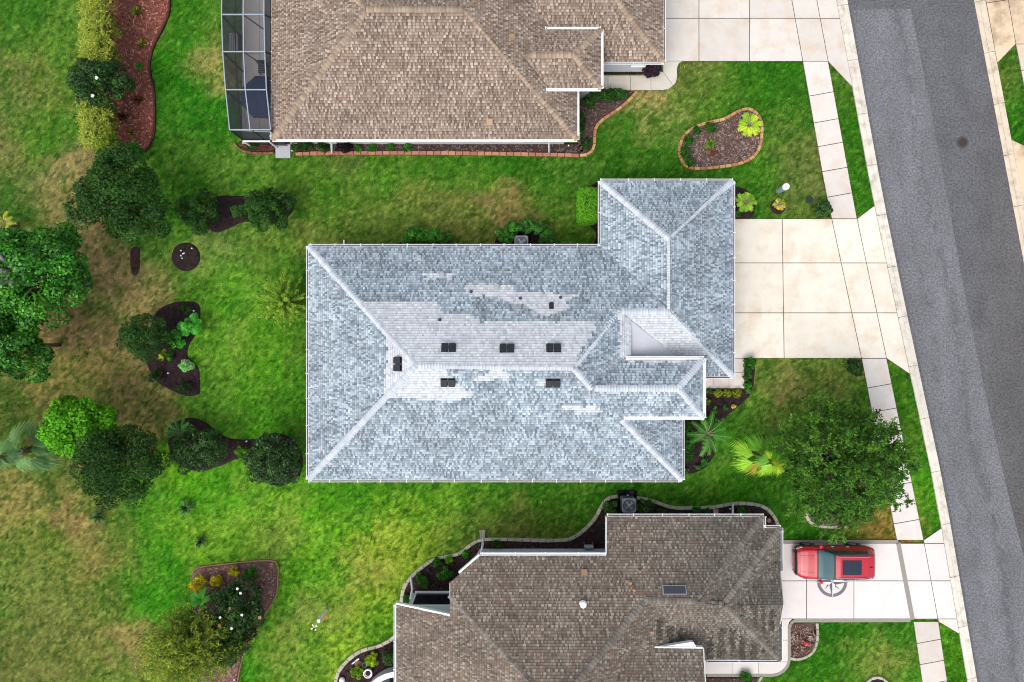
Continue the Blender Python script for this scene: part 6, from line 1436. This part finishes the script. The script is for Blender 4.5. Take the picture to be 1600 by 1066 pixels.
# ------------------------------------------------------------------ screened pool cage beside the tan roofed house
def screen_mat(name, col, al):
    m = mat(name, col, .6, alpha=al); return m
S1 = screen_mat('screen_mesh', (.03, .035, .045), .24); S2 = screen_mat('dense_screen_mesh', (.02, .024, .032), .80)
cage = thing('pool_cage', 'screened pool cage with pale blue grey frame against the tan roofed house', 'screen enclosure', P(385, 110, 0))
def cadd(mb, nm, m): 
    mb.v = [(v[0] - cage.location.x, v[1] - cage.location.y, v[2]) for v in mb.v]; return mb.build(nm, m, cage)
M_fr = mat('pale_frame', alb(176, 190, 204), .4, metal=.1); M_frd = mat('dark_frame', (.02, .024, .032), .5)
zt = 2.75; ys = [-190, -120, -50, 23, 81, 140.5, 203]
def xo(y): return float(np.interp(y, [-190, 0, 60, 110, 150, 203], [352, 346, 347, 350, 353.5, 359]))
def xm(y): return float(np.interp(y, [-190, 0, 60, 110, 150, 203], [383, 380.5, 380, 382, 384, 391]))
def xi(y): return float(np.interp(y, [-190, 0, 60, 110, 150, 203], [414, 412.5, 413, 415, 417, 423]))
zi = 2.95
def beam(p, q, nm='beam', w=.05, h=.08, m=None):
    o = MB(); d = (q - p); L = d.length; d.normalize(); s = Vector((-d.y, d.x, 0)); s = s.normalized() if s.length > .01 else Vector((1, 0, 0)); u = s.cross(d) * -1; vs = []
    for e in (p, q):
        for a, b in ((-1, -1), (1, -1), (1, 1), (-1, 1)): vs.append(tuple(e + s * a * w / 2 + u * b * h / 2))
    o.add(vs, [(0, 1, 2, 3), (7, 6, 5, 4), (0, 4, 5, 1), (1, 5, 6, 2), (2, 6, 7, 3), (3, 7, 4, 0)]); return cadd(o, nm, m or M_fr)
gx_in = P(425, 0, zE).x - .02
for f, z in ((xo, zt), (xm, zi), (xi, zi + .1)):
    for a, b in zip(ys[:-1], ys[1:]): beam(P(f(a), a, z), P(f(b), b, z))
for y in ys:
    beam(P(xo(y), y, zt), P(xm(y), y, zi)); beam(P(xm(y), y, zi), P(xi(y), y, zi + .1))
    a = P(xi(y), y, zi + .1); b = Vector((gx_in, a.y, zE - .05)); beam(a, b, m=M_frd if y > -400 else None, w=.05)
    p = P(xo(y), y, zt); beam(Vector((p.x, p.y, .04)), p - Vector((0, 0, .05)), 'post', w=.07, h=.07, m=M_frd)
    if y in (23, 81, -50): q = P(xm(y), y, zi); beam(q + Vector((.0, 0, -.08)), q + Vector((.9, -.55, -.5)), 'brace', w=.06, h=.06, m=M_frd)
def scr(pts, m, nm='screen'):
    o = MB(); o.add([tuple(p) for p in pts], [tuple(range(len(pts)))]); cadd(o, nm, m)
for a, b in zip(ys[:-1], ys[1:]):
    scr([P(xo(a), a, zt), P(xm(a), a, zi), P(xm(b), b, zi), P(xo(b), b, zt)], S1); scr([P(xm(a), a, zi), P(xi(a), a, zi + .1), P(xi(b), b, zi + .1), P(xm(b), b, zi)], S1)
    A, B = P(xi(a), a, zi + .1), P(xi(b), b, zi + .1); scr([A, Vector((gx_in, A.y, zE - .05)), Vector((gx_in, B.y, zE - .05)), B], S2)
    A, B = P(xo(a), a, zt), P(xo(b), b, zt); scr([A, B, Vector((B.x, B.y, .05)), Vector((A.x, A.y, .05))], S2)
    m1 = A.lerp(B, .5); beam(Vector((A.x, A.y, 1.0)), Vector((B.x, B.y, 1.0)), 'rail', w=.04, h=.05, m=M_frd)
A = P(xo(203), 203, zt); B = P(xi(203), 203, zi + .1); C = Vector((gx_in, B.y, zE)); scr([A, B, C, Vector((gx_in, B.y, .05)), Vector((A.x, A.y, .05))], S2)
beam(Vector((A.x, A.y, 1.0)), Vector((gx_in, B.y, 1.0)), 'rail', w=.04, h=.05, m=M_frd); beam(A, Vector((gx_in, B.y, zE)), 'beam'); q = P(394, 203, 2.9); beam(Vector((q.x, q.y, .05)), q, 'post', m=M_frd)
y0_, y1_ = A.y, P(0, -190, 0).y; wx0 = P(xo(60), 60, zt).x
# deck with slabs and pool-side wall
deck = thing('patio_deck', None, None, kind='structure'); xs_ = [A.x + .1, -14.6, -13.7, gx_in + .55]; xs_[0] = wx0 - .0
ysd = [y0_ + .02, 9.0 + 5.2, 16.6, 19.0, 22]
for i in range(4):
    for j in range(3):
        ya_, yb_ = sorted((ysd[i], ysd[i + 1])); o = MB(); w_ = offset_poly([(xs_[j], ya_), (xs_[j + 1], ya_), (xs_[j + 1], yb_), (xs_[j], yb_)], .008); o.prism(w_, -.08, .05, tuple(alb(205, 198, 196) * rnd.uniform(.96, 1.04))); o.build('slab', M_concw, deck)
EXCL_X = 0
rt = thing('bench', 'pale bench with slatted seat inside the screen cage', 'bench', Vector((-15.9, 17.1, .05)))
o = MB()
for k in range(4): o.box((-.2 + .13 * k, 0, .42), (.10, 1.0, .04))
o.build('seat', mat('bench_grey', alb(190, 190, 196), .6), rt)
for s in (-.42, .42):
    o = MB(); o.box((0, s, .2), (.4, .06, .4)); o.build('leg', M_galv, rt)
rt = thing('patio_umbrella', 'navy blue octagonal patio umbrella inside the screen cage', 'umbrella', Vector((P(409, 150, 2.3).x, P(409, 150, 2.3).y, .05)))
o = MB(); R8 = 1.25; n = 8; vs = [(0, 0, 2.5)]; fs = []
for r, z in ((.62, 2.36), (1.25, 2.05)):
    for k in range(8): a = math.pi / 4 * k + .35; vs.append((r * math.cos(a), r * math.sin(a), z))
for k in range(8): fs.append((0, 1 + k, 1 + (k + 1) % 8)); fs.append((1 + k, 9 + k, 9 + (k + 1) % 8, 1 + (k + 1) % 8))
o.add(vs, fs); cn = o.build('canopy', mat('navy_canvas', alb(36, 48, 78), .8), rt)
o = MB()
for k in range(8): a = math.pi / 4 * k + .35; o.tube([(0, 0, 2.47), (1.24 * math.cos(a), 1.24 * math.sin(a), 2.06)], .012, 4)
o.build('ribs', M_black, cn); o = MB(); o.tube([(0, 0, 0), (0, 0, 2.55)], .025, 8); o.build('pole', M_black, rt); o = MB(); o.lathe((0, 0, 0), [(.25, 0), (.25, .06), (.05, .1)], 16); o.build('base', M_black, rt)
rt = thing('patio_chair', 'dark slatted chair above the navy umbrella in the screen cage', 'chair', Vector((P(409, 106, .6).x, P(409, 106, .6).y, .05)))
o = MB()
for k in range(5): o.box((0, -.2 + .1 * k, .42), (.5, .08, .03))
o.build('seat', M_black, rt); o = MB(); o.box((0, .27, .68), (.5, .04, .5)); o.build('backrest', M_black, rt)
for sx in (-.22, .22):
    for sy in (-.2, .25): o = MB(); o.box((sx, sy, .2), (.04, .04, .42)); o.build('leg', M_black, rt)
o = MB(); o.box((0, 0, 1.28), (1.5, .08, .07)); q = o.build('fence_rail', M_white); q.location = P(401, 221, 1.28) - Vector((0, 0, 1.28)); o = MB(); o.box((-.7, 0, .6), (.08, .08, 1.3)); o.box((.7, 0, .6), (.08, .08, 1.3)); o.build('post', M_white, q); tag(q, 'short white rail fence below the screen cage', 'fence')

# ------------------------------------------------------------------ red SUV
car = thing('parked_car', 'red suv with dark sunroof parked on the driveway with the compass', 'car', (18.3, -12.55, .035))
Lc = 4.5
ST = [ # u(0..1) half widths: sill, side, shoulder, glass-base, roof ; z: sill, side, shoulder, base, roof
 (0.00, .50, .58, .56, .48, .30, .30, .46, .62, .68, .71),
 (0.02, .68, .76, .74, .62, .38, .26, .48, .68, .76, .79),
 (0.07, .80, .88, .86, .72, .45, .24, .52, .76, .88, .91),
 (0.14, .84, .92, .91, .77, .48, .24, .56, .82, .96, .99),
 (0.215, .85, .93, .92, .79, .50, .24, .58, .88, 1.02, 1.05),
 (0.255, .85, .93, .92, .80, .52, .24, .60, .91, 1.05, 1.09),
 (0.30, .85, .93, .92, .79, .53, .24, .60, .93, 1.14, 1.21),
 (0.37, .85, .93, .92, .74, .55, .24, .60, .95, 1.38, 1.44),
 (0.42, .85, .93, .92, .70, .56, .24, .60, .96, 1.55, 1.60),
 (0.48, .85, .93, .92, .68, .56, .24, .60, .97, 1.61, 1.655),
 (0.66, .85, .93, .92, .68, .56, .24, .61, .99, 1.62, 1.66),
 (0.82, .84, .92, .91, .66, .54, .26, .62, 1.01, 1.59, 1.63),
 (0.905, .83, .91, .89, .63, .50, .30, .62, 1.02, 1.50, 1.54),
 (0.955, .78, .86, .84, .62, .45, .34, .60, .98, 1.16, 1.19),
 (0.985, .70, .77, .74, .58, .40, .36, .58, .86, .96, .99),
 (1.00, .60, .66, .62, .50, .34, .38, .56, .74, .80, .82)]
STa = np.array(ST)
def ring(u):
    r = [float(np.interp(u, STa[:, 0], STa[:, k])) for k in range(1, 11)]
    ws, wd, wh, wb, wr, zs, zd, zh, zb, zr = r
    return [(0, zs), (ws * .6, zs), (ws, zs), (wd, zd), (wd * 1.0, (zd + zh) / 2), (wh, zh), (wb * .35 + wh * .65, zh + (zb - zh) * .28), (wb, zb), (wb * .93, zb + (zr - zb) * .6), (wr, zr), (wr * .5, zr + .012), (0, zr + .015)]
def surf(u, v, off=0):
    rg = ring(u); t = v * (len(rg) - 1); k = min(int(t), len(rg) - 2); f = t - k; y = rg[k][0] * (1 - f) + rg[k + 1][0] * f; z = rg[k][1] * (1 - f) + rg[k + 1][1] * f
    return Vector(((u - .5) * Lc, y, z))
def nrmv(u, v):
    a = surf(min(u + .01, 1), v) - surf(max(u - .01, 0), v); b = surf(u, min(v + .02, 1)) - surf(u, max(v - .02, 0)); n = b.cross(a)
    n = n.normalized() if n.length > 1e-8 else Vector((0, 0, 1))
    return n if (n.y >= -.01 or n.z > .5) else -n
M_red = mat('red_paint', alb(206, 20, 48, 1.6), .3, spec=.5, coat=.5); M_dkg = mat('car_glass', (.02, .045, .055), .06, spec=.8); M_trim = mat('car_trim', (.012, .012, .014), .45, spec=.4); M_rubber = mat('rubber', (.02, .02, .02), .85)
us = sorted(set([float(a) for a in np.linspace(0, 1, 46)] + [s[0] for s in ST])); nv = 11
vs = []; fs = []
for u in us:
    rg = ring(u); row = [Vector(((u - .5) * Lc, y, z)) for y, z in rg] + [Vector(((u - .5) * Lc, -y, z)) for y, z in rg[-2:0:-1]]; vs += [tuple(p) for p in row]
m_ = 22
for i in range(len(us) - 1):
    for k in range(m_): fs.append((i * m_ + k, i * m_ + (k + 1) % m_, (i + 1) * m_ + (k + 1) % m_, (i + 1) * m_ + k))
fs.append(tuple(range(m_))[::-1]); fs.append(tuple(range((len(us) - 1) * m_, len(us) * m_)))
o = MB(); o.add(vs, fs); body = o.build('body', M_red, car, sm=True)
bm_ = body.modifiers.new('sub', 'SUBSURF'); bm_.levels = 1; bm_.render_levels = 1
def panel(u0, u1, v0, v1, side, nm, m, off=.014, nu=8, nv_=5, parent=None, shape=None):
    o = MB(); vs = []
    for i in range(nu + 1):
        for j in range(nv_ + 1):
            a, b = i / nu, j / nv_; 
            if shape: a, b = shape(a, b)
            u, v = u0 + (u1 - u0) * a, v0 + (v1 - v0) * b; p = surf(u, v); n = nrmv(u, v); p = p + n * off; vs.append((p.x, p.y * side, p.z))
    fs = []
    for i in range(nu):
        for j in range(nv_): q = (i * (nv_ + 1) + j, (i + 1) * (nv_ + 1) + j, (i + 1) * (nv_ + 1) + j + 1, i * (nv_ + 1) + j + 1); fs.append(q if side < 0 else q[::-1])
    o.add(vs, fs); return o.build(nm, m, parent or car, sm=True)
def across(u0, u1, vlim, nm, m, off=.016, nu=8, nw=10, parent=None, vl2=None):
    o = MB(); vs = []
    for i in range(nu + 1):
        u = u0 + (u1 - u0) * i / nu; vl = vlim + ((vl2 if vl2 is not None else vlim) - vlim) * i / nu
        for j in range(nw + 1):
            t_ = -1 + 2 * j / nw; v = 1 - abs(t_) * (1 - vl); p = surf(u, v); n = nrmv(u, v); p = p + n * off; vs.append((p.x, p.y * (1 if t_ < 0 else -1), p.z))
    fs = [(i * (nw + 1) + j, i * (nw + 1) + j + 1, (i + 1) * (nw + 1) + j + 1, (i + 1) * (nw + 1) + j) for i in range(nu) for j in range(nw)]
    fs = [f for f in fs]; o.add(vs, fs); return o.build(nm, m, parent or car, sm=True)
ws = across(.245, .425, 6.9 / 11, 'windshield_frame', M_trim, off=.012, vl2=7.3 / 11); across(.262, .405, 7.15 / 11, 'glass', mat('windshield_glass', (.03, .085, .10), .2, spec=.35), off=.022, vl2=7.6 / 11, parent=ws)
across(.915, .95, 7.2 / 11, 'rear_window', M_dkg, off=.016)
sr = across(.50, .735, 9.55 / 11, 'sunroof', M_trim, off=.010); across(.508, .613, 9.62 / 11, 'glass', mat('sunroof_glass', (.012, .02, .04), .15, spec=.45), off=.018, parent=sr); across(.622, .728, 9.62 / 11, 'glass', mat('sunroof_glass'), off=.018, parent=sr)
for sd in (1, -1):
    for a, b in ((.33, .48), (.495, .655), (.67, .84)): panel(a, b, 6.15 / 11, 7.75 / 11, sd, 'side_window', M_dkg, off=.012)
    panel(.02, .09, 4.2 / 11, 5.6 / 11, sd, 'headlight', mat('headlight', (.5, .52, .54), .15, spec=.8), off=.012); panel(.945, .985, 4.6 / 11, 6.2 / 11, sd, 'tail_light', mat('tail', (.25, .01, .01), .2, spec=.6), off=.012)
    panel(.25, .253, 3 / 11, 6.0 / 11, sd, 'door_seam', M_trim, off=.006, nu=1); panel(.487, .490, 3 / 11, 6.0 / 11, sd, 'door_seam', M_trim, off=.006, nu=1); panel(.68, .683, 3 / 11, 6.0 / 11, sd, 'door_seam', M_trim, off=.006, nu=1)
    for u in (.45, .64): p = surf(u, 4.8 / 11); o = MB(); o.box((p.x, sd * (p.y + .02), p.z), (.16, .03, .03)); o.build('door_handle', mat('chrome', (.6, .6, .62), .25, metal=.9), car)
    o = MB(); pts = [surf(u, 8.55 / 11) for u in (.43, .47, .64, .80, .85)]; o.tube([(p.x, sd * p.y, p.z + (.03 if 0 < i < 4 else -.0)) for i, p in enumerate(pts)], .016, 6); o.build('roof_rail', mat('silver_rail', (.45, .45, .47), .3, metal=.8), car)
    o = MB(); p = surf(.295, 6.2 / 11); o.lathe((p.x, sd * (p.y + .13), p.z - .02), [(.05, 0), (.11, .03), (.11, .12), (.06, .16)], 12); o.box((p.x, sd * (p.y + .03), p.z + .02), (.06, .14, .04)); o.build('wing_mirror', M_red, car, sm=False)
    for u in (.18, .765):
        x = (u - .5) * Lc; o = MB(); yy = .86 * sd; o.tube([(x, yy - sd * .20, .33), (x, yy - sd * .02, .33), (x, yy + sd * .055, .33), (x, yy + sd * .075, .33)], [.335, .34, .34, .31], 28); wh = o.build('wheel', M_rubber, car)
        o = MB(); o.tube([(x, yy + sd * .07, .33), (x, yy + sd * .085, .33)], [.22, .20], 20); o.build('rim', mat('alloy', (.35, .36, .38), .3, metal=.8), wh)
        o = MB(); o.tube([(x + .40 * math.cos(t), sd * .925, .34 + .40 * math.sin(t)) for t in np.linspace(-.15, math.pi + .15, 15)], .032, 6); o.build('arch_trim', M_trim, car)
across(.0, .022, 4.4 / 11, 'grille', M_trim, off=.012); o = MB()
panel(.05, .22, 9.0 / 11, 9.06 / 11, 1, 'bonnet_crease', M_trim, off=.003, nv_=1); panel(.05, .22, 9.0 / 11, 9.06 / 11, -1, 'bonnet_crease', M_trim, off=.003, nv_=1)
p = surf(.86, 1); o = MB(); o.box((p.x, 0, p.z + .03), (.14, .03, .06)); o.build('antenna_fin', M_trim, car)
for sd in (1, -1): panel(.0, 1.0, 1.9 / 11, 2.7 / 11, sd, 'sill_trim', M_trim, off=.006, nu=30)
# tail: an exhaust-side bumper band and number plate
p = surf(1.0, .4); o = MB(); o.box((Lc / 2 + .008, 0, .62), (.02, .5, .12)); o.build('number_plate', mat('plate', (.6, .6, .58), .5), car)
